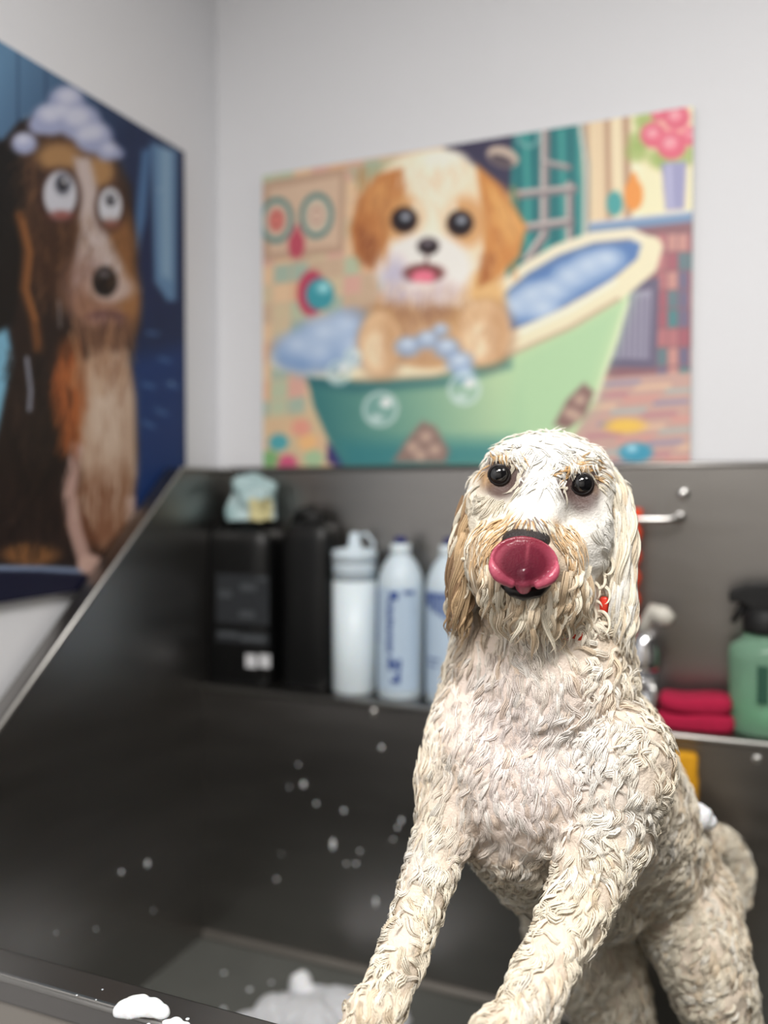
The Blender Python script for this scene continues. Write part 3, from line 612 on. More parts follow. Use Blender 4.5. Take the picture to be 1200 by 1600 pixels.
# folded crimson cloth
c, k = ledge_at(1088, 1.436); L = 58 * k
e = tag(empty('folded_cloth', c), 'crimson folded washcloth on the ledge beside the green spray bottle', 'cloth')
for nm, z0, z1, sc_, sag in (('lower_fold', 0, .026, 1.0, 0), ('upper_fold', .027, .050, .93, .003)):
    m = MB(); prof = []
    n = 24; nz_ = 8
    vs = []
    for j in range(nz_ + 1):
        q = math.pi * j / nz_; rr = .80 + .20 * math.sin(q) ** .6; z = z0 + (z1 - z0) * (1 - math.cos(q)) / 2
        for i in range(n * 2):
            a = math.pi * i / n; cx, cy = math.cos(a), math.sin(a); kk = (abs(cx) ** 4 + abs(cy) ** 4) ** -.25
            x = cx * kk * L * sc_ * rr; y = cy * kk * .036 * rr
            vs.append((c.x + x, c.y + y, c.z + z + .003 * math.sin(x * 60) * (j / nz_) + sag * cx * cx))
    n2 = n * 2
    fs = [(j * n2 + i, j * n2 + (i + 1) % n2, (j + 1) * n2 + (i + 1) % n2, (j + 1) * n2 + i) for j in range(nz_) for i in range(n2)] + [tuple(range(nz_ * n2, nz_ * n2 + n2)), tuple(reversed(range(n2)))]
    m.add(vs, fs); m.build(nm, CRIMSON, e, smooth=True)

# chrome valve
c, k = ledge_at(1008, 1.438)
e = tag(empty('mixer_valve', c), 'chrome mixer valve with a pale lever handle behind the dog\'s right-hand ear', 'faucet')
zc = lambda v: zof(1008, v, 1.438)
MB().lathe([(.030, 0), (.030, .006), (.021, .012), (.021, zc(1045) - c.z)], c, 28).build('body', mat('grey_metal', (.35, .36, .38, 1), .25, 1.0), e, smooth=True)
b = Vector((c.x, c.y, zc(1045))); hh = zc(985) - b.z
MB().lathe([(.024, 0), (.025, .004), (.025, hh * .5), (.018, hh * .8), (.012, hh)], b, 28).build('bonnet', CHROME, e, smooth=True)
h0 = PY(1002, 985, 1.438); h1 = PY(1022, 955, 1.425); h2 = PY(1050, 970, 1.415)
MB().tube([h0, h0 * .6 + h1 * .4, h1, h2 * .5 + h1 * .5, h2], [.010, .010, .013, .016, .010], 14).build('lever', mat('pale_handle', rgb(206, 202, 192), .25), e, smooth=True)
MB().lathe([(.012, -.012), (.014, -.006), (.014, .006), (.012, .012)], PY(1000, 1068, 1.425), 16).build('knob', CHROME, e, smooth=True)
hs = [PY(1014, 1060, 1.42), PY(1024, 1085, 1.415), PY(1018, 1112, 1.415), PY(1004, 1125, 1.42)]
MB().tube(hs, .005, 10).build('hose', STEELB, e, smooth=True)

# tether bar with an orange cord
e = tag(empty('tether_bar', PY(1025, 812, Y2)), 'bright steel tether bar fixed to the splash panel behind the dog\'s head', 'bar')
yb = Y2 - .028
MB().tube([PY(930, 812, Y2 - .001), PY(930, 812, yb), PY(945, 812, yb - .004), PY(1046, 812, yb - .004), PY(1058, 809, yb), PY(1062, 807, Y2 - .001)], .0055, 12).build('rod', STEELB, e, smooth=True)
for u, v in ((1068, 771), (1062, 807), (930, 812)):
    p = PY(u, v, Y2)
    MB().tube([(p.x, Y2 + .001, p.z), (p.x, Y2 - .004, p.z), (p.x, Y2 - .008, p.z)], [.010, .010, .006], 16).build('bolt', STEELB, e, smooth=True)
top = PY(991, 806, yb - .004); m = MB()
pts = [top + Vector((0, 0, .011)), top]
for i in range(1, 41):
    t = i / 40; q = PY(991 - 6 * t, 806 + 240 * t, yb - .006 + .008 * t); pts.append(q)
def strand(ph): return [q + Vector((math.cos(ph + i * .55), math.sin(ph + i * .55), 0)) * .0055 for i, q in enumerate(pts)]
ce_ = tag(empty('twisted_leash', top), 'orange twisted leash hanging from the steel bar behind the dog\'s ear', 'leash')
o = MB().tube(strand(0), [.0075 * (.62 + .38 * math.cos(i * .55) ** 2) for i in range(len(pts))], 10).build('strand', ORANGE, ce_, smooth=True)
MB().tube(strand(math.pi), [.0075 * (.62 + .38 * math.cos(i * .55) ** 2) for i in range(len(pts))], 10).build('strand', ORANGE, ce_, smooth=True)

# yellow sponge stuck on the basin wall
p = PY(1066, 1216, Y1 - .014); k = (p - C0).dot(CF) / F
o = MB().lathe([(.80, -.040), (1, -.034), (1.0, 0), (.92, .01), (.95, .034), (.78, .040)], p, 28, 24 * k, .0135, 0, 4).build('sponge', YELLOW, None, smooth=True)
tag(o, 'yellow sponge on the basin wall, mostly hidden behind the dog\'s back', 'sponge')

# ================================================================== foam and drops
ICO = None
def ico(sub=3):
    import bmesh
    bm = bmesh.new(); bmesh.ops.create_icosphere(bm, subdivisions=sub, radius=1)
    v = np.array([x.co[:] for x in bm.verts]); f = np.array([[q.index for q in x.verts] for x in bm.faces]); bm.free()
    return v, f
IV, IF = ico(3); IV2, IF2 = ico(2)
def blob(name, parts, m, label, cat, group=None, seed=0, lump=.12, flat=None, voxel=.003, smooth=4):
    """lumpy union of ellipsoids: parts = (center, (rx,ry,rz))"""
    V, Fc, n = [], [], 0
    for cc, rr in parts:
        V.append(IV2 * np.array(rr) + np.array(cc)); Fc.append(IF2 + n); n += len(IV2)
    me = bpy.data.meshes.new('tmp'); me.from_pydata(np.concatenate(V).tolist(), [], np.concatenate(Fc).tolist())
    me = remesh(me, voxel, smooth)
    co = np.empty(len(me.vertices) * 3); me.vertices.foreach_get('co', co); co = co.reshape(-1, 3)
    nn = np.array([v.normal[:] for v in me.vertices])
    d = np.array([noise.noise(Vector(x) * 90 + Vector((seed, 0, 0))) for x in co]) * voxel * 1.0
    co += nn * d[:, None]
    if flat is not None: co[:, 2] = np.maximum(co[:, 2], flat)
    me.vertices.foreach_set('co', co.ravel()); me.update()
    return tag(link(name, me, m, None, True), label, cat, group)
def remesh(me, voxel, smooth):
    o = bpy.data.objects.new('tmp', me); col.objects.link(o)
    md = o.modifiers.new('r', 'REMESH'); md.mode = 'VOXEL'; md.voxel_size = voxel; md.adaptivity = 0
    if smooth:
        ms = o.modifiers.new('s', 'SMOOTH'); ms.factor = .5; ms.iterations = smooth
    dg = bpy.context.evaluated_depsgraph_get(); dg.update()
    r = bpy.data.meshes.new_from_object(o.evaluated_get(dg))
    bpy.data.objects.remove(o); bpy.data.meshes.remove(me)
    return r
def onz(u, v, z): return PZ(u, v, z)
parts = []
for u, v, r_ in ((200, 1582, .014), (218, 1578, .016), (236, 1581, .014), (252, 1586, .010), (190, 1584, .010), (212, 1572, .012)):
    q = onz(u, v, ZR); parts.append(((q.x, q.y, ZR + .002), (r_, r_ * .8, r_ * .75)))
blob('foam_blob', parts, FOAM, 'small heap of white foam on the front rim of the tub', 'foam', 'foam on the rim', 1, flat=ZR, voxel=.0015)
parts = []
for u, v, r_ in ((262, 1600, .007), (276, 1599, .008), (290, 1602, .006)):
    q = onz(u, v, ZR); parts.append(((q.x, q.y, ZR + .001), (r_, r_ * .7, r_ * .4)))
blob('foam_blob', parts, FOAM, 'thin streak of white foam at the lower edge of the rim', 'foam', 'foam on the rim', 2, flat=ZR, voxel=.0012)
parts = []
for u, v, r_, h in ((440, 1580, .05, .022), (480, 1590, .06, .03), (530, 1575, .06, .026), (400, 1610, .06, .014), (590, 1590, .06, .016), (500, 1560, .04, .016), (470, 1640, .08, .02), (560, 1650, .08, .02)):
    q = onz(u, v, ZF); parts.append(((q.x, q.y, ZF), (r_, r_ * .8, h)))
blob('suds_patch', parts, SUDS, 'wide patch of grey-white suds on the basin floor', 'suds', None, 3, flat=ZF, voxel=.004)
q = onz(470, 1548, ZF)
blob('suds_heap', [((q.x, q.y, ZF + .008), (.022, .022, .026)), ((q.x + .02, q.y - .01, ZF), (.02, .02, .018))], FOAM, 'round heap of white suds at the back of the basin floor', 'suds', None, 4, flat=ZF, voxel=.003)

dropm, _ = None, None
OWN = {(520, 1320): 'longest foam drip in the middle of the basin wall', (587, 1410): 'lowest foam drip on the basin wall, nearest the dog\'s foreleg', (655, 1225): 'bright foam fleck touching the outline of the dog\'s chest',
       (596, 1168): 'topmost foam fleck on the basin wall, just under the ledge', (474, 1226): 'slanted foam fleck on the basin wall among three small round ones', (432, 1374): 'lone foam fleck low on the basin wall toward the corner',
       (231, 1350): 'larger of the two paired foam flecks on the left side panel', (190, 1363): 'smaller of the two paired foam flecks on the left side panel'}
def drop(p, nrm, r_, el, label, group):
    nrm = Vector(nrm)
    V = IV2 * np.array((r_, r_, r_ * el)) * 1.25
    ax = np.abs(np.array(nrm)); V = V * (1 - .45 * ax)
    me = bpy.data.meshes.new('foam_fleck'); me.from_pydata((V + np.array(p)).tolist(), [], IF2.tolist())
    tag(link('foam_fleck', me, FOAM, None, True), label, 'foam fleck', group)
for u, v, r_, el in ((596, 1168, 3.2, 1), (466, 1195, 2.0, 1), (474, 1226, 3.4, 1.4), (452, 1230, 1.6, 1), (494, 1256, 2.6, 1), (537, 1267, 2.8, 1.2), (520, 1320, 3.6, 2.3), (556, 1350, 2.6, 1), (541, 1350, 2.2, 1), (562, 1330, 2.2, 1),
                     (432, 1374, 2.5, 1), (587, 1410, 2.8, 2.4), (627, 1282, 2.6, 1.5), (621, 1293, 2.6, 1), (614, 1312, 2.0, 1), (655, 1225, 4.0, 1), (440, 1335, 1.3, 1)):
    drop(PY(u, v, Y1 - .001), (0, 1, 0), r_ * .001, el, OWN.get((u, v)) or 'small round white foam fleck stuck to the dark basin wall left of the dog', 'foam flecks on the basin wall')
for u, v, r_, el in ((190, 1363, 2.6, 1.2), (231, 1350, 3.4, 1.4), (240, 1423, 1.6, 1), (150, 1452, 1.6, 1), (88, 1458, 1.4, 1)):
    drop(PX(u, v, XP + .001), (1, 0, 0), r_ * .001, el, OWN.get((u, v)) or 'faint foam speck low on the left side panel', 'foam flecks on the side panel')
for u, v, r_, el in ((350, 1520, 3.0, .5), (390, 1546, 3.4, .5), (349, 1576, 3.4, .5), (424, 1535, 2.6, .5), (418, 1560, 2.0, .5)):
    drop(PZ(u, v, ZF + .001), (0, 0, 1), r_ * .001, el, 'small foam fleck on the basin floor near the corner', 'foam flecks on the basin floor')
for u, v, r_, el in ((293, 1592, 1.6, .5), (120, 1555, .9, .5), (160, 1546, .8, .5), (150, 1562, .7, .5), (232, 1600, 1.4, .5)):
    drop(PZ(u, v, ZR + .0003), (0, 0, 1), r_ * .001, el, 'tiny foam speck on the front rim beside the foam heap', 'foam specks on the rim')

# ================================================================== the dog
dog = tag(empty('dog', P(850, 1600, .9)), 'wet curly cream dog licking its nose, front paws up on the tub rim', 'dog')
BV, BF, bn = [], [], 0
def ball(cw, M):           # M: 3x3 axes scaled (columns)
    global bn
    BV.append(IV @ np.array(M).T + np.array(cw)); BF.append(IF + bn); bn += len(IV)
def E(u, v, d, ru, rv, rd, roll=0, yaw=0, pitch=0):
    k = d / F
    R = Matrix.Rotation(math.radians(roll), 3, CF) @ Matrix.Rotation(math.radians(yaw), 3, CU) @ Matrix.Rotation(math.radians(pitch), 3, CR)
    a, b, c = R @ CR * (ru * k), R @ CU * (rv * k), R @ CF * rd
    ball(P(u, v, d), [[a[i], b[i], c[i]] for i in range(3)])
def chain(pts, squash=1.0):
    for (u0, v0, d0, r0), (u1, v1, d1, r1) in zip(pts[:-1], pts[1:]):
        a, b = P(u0, v0, d0), P(u1, v1, d1); ra, rb = r0 * d0 / F, r1 * d1 / F
        n = max(2, int((b - a).length / (0.28 * min(ra, rb))) + 1)
        for i in range(n + 1):
            t = i / n; r_ = ra + (rb - ra) * t
            ball(a.lerp(b, t), np.eye(3) * r_)
# head
E(848, 780, .882, 104, 102, .064); E(852, 752, .882, 96, 78, .062); E(845, 728, .868, 88, 50, .045)
E(798, 708, .848, 30, 20, .016, -8); E(904, 716, .845, 38, 20, .016, 8)
E(768, 800, .858, 44, 72, .040); E(908, 825, .862, 50, 95, .046); E(925, 770, .872, 36, 70, .04); E(925, 890, .875, 30, 60, .03)
chain([(846, 770, .842, 48), (836, 800, .822, 46), (826, 836, .800, 44)])
E(822, 868, .808, 66, 46, .036); E(776, 868, .812, 37, 58, .030, 8); E(876, 876, .815, 38, 60, .030, -10)
E(760, 880, .830, 34, 60, .03); E(820, 925, .822, 62, 38, .034); E(830, 925, .855, 84, 66, .045)
E(880, 930, .845, 50, 55, .035)
# ears
chain([(748, 775, .880, 20), (735, 830, .878, 24), (722, 900, .872, 22), (715, 960, .868, 17), (716, 985, .868, 9)])
chain([(922, 730, .884, 24), (958, 768, .882, 25), (975, 840, .878, 20), (972, 900, .872, 19), (974, 960, .868, 19), (972, 1000, .866, 10)])
# neck and trunk
chain([(850, 880, .905, 95), (846, 980, .915, 125), (842, 1060, .912, 148)])
E(838, 1120, .905, 160, 140, .085); E(836, 1205, .900, 168, 135, .090); E(745, 1180, .885, 85, 120, .06); E(935, 1180, .895, 95, 125, .07)
chain([(800, 1275, .900, 95), (850, 1340, .96, 88), (930, 1380, 1.03, 88)])
chain([(885, 1180, .945, 148), (950, 1270, 1.02, 128), (1012, 1345, 1.09, 104)])
E(1030, 1368, 1.105, 86, 84, .08)
# front legs (the paws rest on the rim)
zpaw = ZR
def floorpt(u, y, z):   # a pixel column and a world y, z -> point
    r_ = ray(u, 1600); x = r_.x * (y / r_.y); return Vector((x, y, z))
def uvd(p):
    q = Vector(p) - C0; d = q.dot(CF); return (600 + F * q.dot(CR) / d, 800 - F * q.dot(CU) / d, d)
pawA = uvd(floorpt(562, .672, ZR + .018)); pawB = uvd(floorpt(762, .672, ZR + .020))
chain([(720, 1215, .880, 72), (698, 1285, .862, 50), (678, 1340, .845, 42), (648, 1435, .810, 37), (615, 1525, .775, 36), (590, 1590, .752, 36), (pawA[0] + 10, pawA[1] - 40, pawA[2], 34), (pawA[0], pawA[1], pawA[2] - .01, 33)])
chain([(960, 1190, .850, 92), (945, 1290, .835, 72), (915, 1390, .810, 54), (877, 1465, .775, 47), (840, 1540, .745, 44), (808, 1605, .718, 44), (pawB[0] + 14, pawB[1] - 50, pawB[2], 42), (pawB[0], pawB[1], pawB[2] - .01, 38)])
E(985, 1310, .86, 30, 40, .03)
for (pu, pv, pd), k0 in ((pawA, 1.0), (pawB, 1.05)):
    for i in range(4):
        c_ = P(pu, pv, pd) + CR * (.015 * (i - 1.5)) * k0 + Vector((-.0, -.030 - (.006 if i in (1, 2) else 0), -.008))
        ball(c_, np.eye(3) * .0115 * k0)
# hind legs
def hind(off, pw):
    (du, dv, dd) = off
    paw = uvd(pw)
    chain([(1062 + du, 1405 + dv, 1.075 + dd, 86), (1092 + du, 1480 + dv, 1.03 + dd, 72), (1112 + du, 1540 + dv, 1.02 + dd, 64), (1132 + du, 1610 + dv, 1.05 + dd, 55), (1150 + du * .9, 1690 + dv, 1.10 + dd, 42), (paw[0] + 6, paw[1] - 50, paw[2] + .02, 36), (paw[0], paw[1], paw[2], 36)])
    for i in range(4):
        c_ = Vector(pw) + CR * (.016 * (i - 1.5)) + Vector((-.005, -.030, -.008)); ball(c_, np.eye(3) * .013)
pH = P(1145, 1800, 1.10); hind((0, 0, 0), Vector((pH.x, pH.y, ZF + .026)))
pH2 = P(960, 1778, 1.17); hind((-160, 30, .07), Vector((pH2.x, pH2.y, ZF + .026)))
# tail
chain([(1085, 1330, 1.17, 30), (1112, 1312, 1.20, 24), (1135, 1325, 1.22, 26), (1148, 1360, 1.23, 27), (1146, 1400, 1.23, 24), (1135, 1425, 1.22, 16)])

me = bpy.data.meshes.new('tmp'); me.from_pydata(np.concatenate(BV).tolist(), [], np.concatenate(BF).tolist())
body_me = remesh(me, .0032, 9)
body_me.name = 'body'
nV = len(body_me.vertices)
co = np.empty(nV * 3); body_me.vertices.foreach_get('co', co); co = co.reshape(-1, 3)
def uv_of(co):
    q = co - np.array(C0); d = q @ np.array(CF)
    return 600 + F * (q @ np.array(CR)) / d, 800 - F * (q @ np.array(CU)) / d, d
nrm = np.empty(nV * 3); body_me.vertices.foreach_get('normal', nrm); nrm = nrm.reshape(-1, 3)
EYES = [(780, 742, .815, 16.2), (909, 756, .818, 17.2)]
eyeW = [P(u, v, d) for u, v, d, r_ in EYES]
def g3(p, r_): return np.exp(-((co - np.array(p)) ** 2).sum(1) / (r_ * r_))
# sockets
bvh0 = BVHTree.FromPolygons([Vector(x) for x in co], [tuple(p.vertices) for p in body_me.polygons])
eyeC = []
U_, V_, D_ = uv_of(co)
for (u, v, d, r_) in EYES:
    ds = []
    for q in range(16):
        h = bvh0.ray_cast(C0, ray(u + 30 * math.cos(q * .3927), v + 26 * math.sin(q * .3927)).normalized())
        if h[0]: ds.append((h[0] - C0).dot(CF))
    dr = sorted(ds)[len(ds) // 2]
    rw = r_ * dr / F * 1.06
    c_ = P(u, v, dr + rw * .60); s = P(u, v, dr - rw * .40)
    eyeC.append((c_, rw, s))
    # open the lids: nothing of the coat stays in front of the eyeball
    rad = np.hypot(U_ - u, V_ - v) / r_
    front = (D_ < dr + .03) & (rad < 2.2)
    target = np.where(rad < 1.12, dr + rw * .25, dr + rw * .25 - (rad - 1.12) * .008)
    k = front & (D_ < target)
    mv = np.where(k, (target - D_), 0) * np.clip((2.2 - rad) / .5, 0, 1)
    if k.any():
        rays = np.array([ray(a, b)[:] for a, b in zip(U_[k], V_[k])]); co[k] += rays * mv[k][:, None]
# wet relief
nz3 = np.array([noise.noise(Vector(x) * 55) + .6 * noise.noise(Vector(x) * 120) for x in co])
U_, V_, D_ = uv_of(co)
headw = 1 / (1 + np.exp((V_ - 960) / 20))
co += nrm * (nz3 * (.0027 - .0010 * headw))[:, None]
body_me.vertices.foreach_set('co', co.ravel()); body_me.update()
body_me.vertices.foreach_get('normal', nrm.reshape(-1)); 

# colour of the coat, by place on the animal
def L(*c): return np.array(s2l(c))
CREAM, WHITE, CHEST, TAN, DTAN, GREY, BROWN = L(242, 233, 214), L(243, 241, 235), L(242, 232, 228), L(208, 168, 116), L(196, 168, 132), L(86, 68, 64), L(150, 122, 94)
SPOTS = [  # u, v, d, radius m, colour, strength
    (838, 1150, .82, .085, CHEST, .9), (800, 1270, .83, .06, CHEST, .8), (760, 1090, .83, .06, CHEST, .7),
    (850, 720, .81, .075, WHITE, 1.0), (850, 690, .84, .08, WHITE, .9), (845, 790, .80, .030, WHITE, 1.0), (905, 850, .81, .042, WHITE, 1.0), (930, 820, .83, .04, WHITE, .8), (745, 790, .83, .035, CREAM, .8), (915, 900, .82, .03, WHITE, .9),
    (762, 742, .82, .016, TAN, .65), (780, 715, .82, .012, TAN, .5), (905, 727, .82, .010, TAN, .6), (932, 740, .83, .010, TAN, .4),
    (770, 850, .79, .026, TAN, .75), (790, 820, .79, .016, TAN, .9), (880, 860, .80, .022, TAN, .85), (868, 835, .79, .014, TAN, .9), (840, 920, .80, .035, DTAN, .6), (770, 915, .80, .03, DTAN, .6), (745, 880, .82, .022, DTAN, .5),
    (909, 757, .83, .0155, GREY, .95), (780, 742, .83, .0150, GREY, .95), (912, 788, .825, .013, GREY, .75), (880, 764, .82, .010, GREY, .85), (782, 766, .825, .010, GREY, .6), (806, 756, .82, .009, GREY, .7),
    (722, 900, .86, .045, BROWN, .6), (716, 970, .86, .04, BROWN, .6), (975, 980, .86, .03, TAN, .3), (952, 850, .87, .02, BROWN, .8), (948, 900, .87, .02, BROWN, .7),
    (650, 1340, .83, .022, WHITE, .8), (628, 1455, .78, .018, WHITE, .6), (965, 1255, .80, .03, WHITE, .7), (868, 1570, .71, .018, WHITE, .7), (1010, 1310, .93, .03, WHITE, .6), (920, 1150, .80, .04, WHITE, .6),
    (900, 1390, .78, .05, CREAM, .6), (650, 1500, .78, .06, CREAM, .5), (1090, 1320, 1.05, .05, TAN, .3), (990, 1300, .85, .035, TAN, .35), (720, 1300, .86, .03, BROWN, .5),
]
EYESP = []
for ei, (c_, rw, s) in enumerate(eyeC):
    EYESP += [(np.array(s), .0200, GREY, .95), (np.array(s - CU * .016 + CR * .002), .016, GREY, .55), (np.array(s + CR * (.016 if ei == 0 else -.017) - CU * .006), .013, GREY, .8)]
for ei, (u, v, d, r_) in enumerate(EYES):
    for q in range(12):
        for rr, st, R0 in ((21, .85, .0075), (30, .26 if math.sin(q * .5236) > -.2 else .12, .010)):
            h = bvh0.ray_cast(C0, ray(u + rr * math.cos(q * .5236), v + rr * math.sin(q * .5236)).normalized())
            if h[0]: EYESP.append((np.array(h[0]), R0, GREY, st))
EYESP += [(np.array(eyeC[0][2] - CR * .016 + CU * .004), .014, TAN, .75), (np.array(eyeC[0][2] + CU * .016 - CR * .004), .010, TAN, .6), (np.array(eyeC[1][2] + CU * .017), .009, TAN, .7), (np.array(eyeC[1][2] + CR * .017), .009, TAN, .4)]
SPC = [(np.array(P(u, v, d)), r_, c_, s) for u, v, d, r_, c_, s in SPOTS] + EYESP
def coat(pts, base=CREAM):
    c_ = np.tile(base, (len(pts), 1))
    for sp, r_, cc, s in SPC:
        k = s * np.exp(-(((pts - sp) ** 2).sum(1) / (r_ * r_)) ** 1.5)
        c_ += (cc - c_) * k[:, None]
    return c_
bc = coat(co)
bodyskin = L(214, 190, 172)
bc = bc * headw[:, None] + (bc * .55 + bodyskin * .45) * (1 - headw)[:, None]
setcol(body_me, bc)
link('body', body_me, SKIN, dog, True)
bvh = BVHTree.FromPolygons([Vector(x) for x in co], [tuple(p.vertices) for p in body_me.polygons])

# ---- locks of wet hair: flattened tapering strands that follow the skin
class Locks:
    PROF = [(-1, 0), (0, 1), (1, 0), (0, -.5)]
    def __init__(s): s.g = {}
    def add(s, pts, nrms, w, h, c1, c2, taper=1.6, root=.6):
        s.addn(np.array([q[:] for q in pts]), np.array([q[:] for q in nrms]), w, h, c1, c2, taper, root)
    def addn(s, P_, N_, w, h, c1, c2, taper=1.6, root=.6):
        s.g.setdefault(len(P_), []).append((P_, N_, w, h, np.asarray(c1), np.asarray(c2), taper, root))
    def clump(s, pts, nrms, W, k, w, h, c, jit=.07, taper=2.0, root=.7):
        """several fine strands that run together and close up at the tip"""
        P_ = np.array([q[:] for q in pts]); N_ = np.array([q[:] for q in nrms]); n = len(P_)
        T_ = np.gradient(P_, axis=0); S_ = np.cross(T_, N_); S_ /= np.linalg.norm(S_, axis=1)[:, None] + 1e-9
        t = np.linspace(0, 1, n); spread = (.75 + .35 * np.sin(t * 3.0)) * (1 - .82 * t ** 1.6)
        for j in range(k):
            a = (j + .5) / k * 2 - 1 + R_.uniform(-.12, .12)
            q = P_ + S_ * (a * W * spread)[:, None] + N_ * ((.35 * W * (1 - a * a) + R_.uniform(-.3, .3) * h) * (1 - .5 * t))[:, None]
            cc = np.clip(c * (1 + R_.uniform(-jit, jit)), 0, .95)
            e = R_.uniform(.86, 1.0); m = max(4, int(round(n * e)))
            s.addn(q if m == n else np.stack([np.interp(np.linspace(0, e, n), t, q[:, i]) for i in range(3)], 1), N_, w * R_.uniform(.8, 1.25), h, cc, cc, taper, root)
    def build(s, name, parent=dog):
        VV, FF, CC, o = [], [], [], 0; pr = np.array(s.PROF); m = len(pr)
        for n, items in s.g.items():
            P_ = np.stack([i[0] for i in items]); N_ = np.stack([i[1] for i in items]); K = len(items)
            w, h, tp, rt = [np.array([i[x] for i in items])[:, None] for x in (2, 3, 6, 7)]
            T_ = np.gradient(P_, axis=1); T_ /= np.linalg.norm(T_, axis=2, keepdims=True) + 1e-9
            S_ = np.cross(T_, N_); S_ /= np.linalg.norm(S_, axis=2, keepdims=True) + 1e-9
            U2 = np.cross(S_, T_); t = np.linspace(0, 1, n)[None, :]
            wt = np.clip((rt + (1 - rt) * np.minimum(1, t * 4)) * (1 - t ** tp), .05, 1)
            V = P_[:, :, None, :] + S_[:, :, None, :] * (pr[:, 0][None, None, :] * (w * wt)[:, :, None])[..., None] + U2[:, :, None, :] * (pr[:, 1][None, None, :] * (h * wt)[:, :, None])[..., None]
            c1, c2 = np.stack([i[4] for i in items]), np.stack([i[5] for i in items])
            C_ = c1[:, None, :] + (c2 - c1)[:, None, :] * t[..., None]
            VV.append(V.reshape(-1, 3)); CC.append(np.repeat(C_.reshape(-1, 3), m, 0))
            b = (np.arange(K) * n * m)[:, None, None] + (np.arange(n - 1) * m)[None, :, None]; j = np.arange(m)[None, None, :]; j2 = (j + 1) % m
            FF.append(o + np.stack([b + j, b + m + j, b + m + j2, b + j2], -1).reshape(-1, 4)); o += K * n * m
        V = np.concatenate(VV); Fq = np.concatenate(FF)
        me = bpy.data.meshes.new(name); me.vertices.add(len(V)); me.vertices.foreach_set('co', V.astype(np.float32).ravel())
        me.loops.add(Fq.size); me.loops.foreach_set('vertex_index', Fq.astype(np.int32).ravel())
        me.polygons.add(len(Fq)); me.polygons.foreach_set('loop_start', np.arange(0, Fq.size, 4, dtype=np.int32))
        me.update(calc_edges=True); setcol(me, np.concatenate(CC))
        ob = link(name, me, FUR, parent, True); ob['kind'] = 'stuff'
        return ob
R_ = random.Random(11)
def crawl(p, n0, dirv, length, amp, waves, lift, steps=9, tipup=0.0, ph=None):
    """a path over the skin: starts at p and follows dirv, waving sideways"""
    pts, ns = [], []; q = Vector(p); n = Vector(n0); st = length / steps
    d = dirv - n * dirv.dot(n)
    if d.length < 1e-4: d = CR - n * CR.dot(n)
    d.normalize(); ph = R_.uniform(0, 6.28) if ph is None else ph
    for i in range(steps + 1):
        t = i / steps
        sd = d.cross(n)
        off = sd * (amp * math.sin(ph + waves * 6.283 * t)) + n * (lift * math.sin(min(1, t * 1.3) * 2.2) + tipup * t * t + amp * .55 * math.cos(ph + waves * 6.283 * t))
        pts.append(q + off); ns.append(n.copy())
        q2 = q + d * st
        loc, nn, _, _ = bvh.find_nearest(q2)
        if loc is not None:
            q = loc; n = nn
            d = d - n * d.dot(n)
            if d.length > 1e-5: d.normalize()
    return pts, ns

tri = []
polys = body_me.polygons
area = np.array([p.area for p in polys]); cen = np.array([p.center[:] for p in polys]); pn = np.array([p.normal[:] for p in polys])
uu, vv, dd = uv_of(cen)
facing = -((cen - np.array(C0)) * pn).sum(1) / np.linalg.norm(cen - np.array(C0), axis=1)
isHead = (vv < 965) & (dd < .93) & ~((vv > 925) & (dd > .850) & (uu > 735) & (uu < 960)) & (cen[:, 2] > P(850, 990, .9).z)
wgt = area * np.where(facing > -.2, 1.0, .25) * np.where(vv > 1330, 1.35, 1.0) * np.where(isHead, 0, 1)
NB = 7700
pick = rng.choice(len(polys), NB, p=wgt / wgt.sum())
fur = Locks()
pc = coat(cen[pick])
down = Vector((0, 0, -1))
def nvec(p, f, o=0.0): q = Vector(p) * f + Vector((o, o * .7, -o)); return Vector((noise.noise(q), noise.noise(q + Vector((31, 7, 3))), noise.noise(q + Vector((5, 43, 17)))))
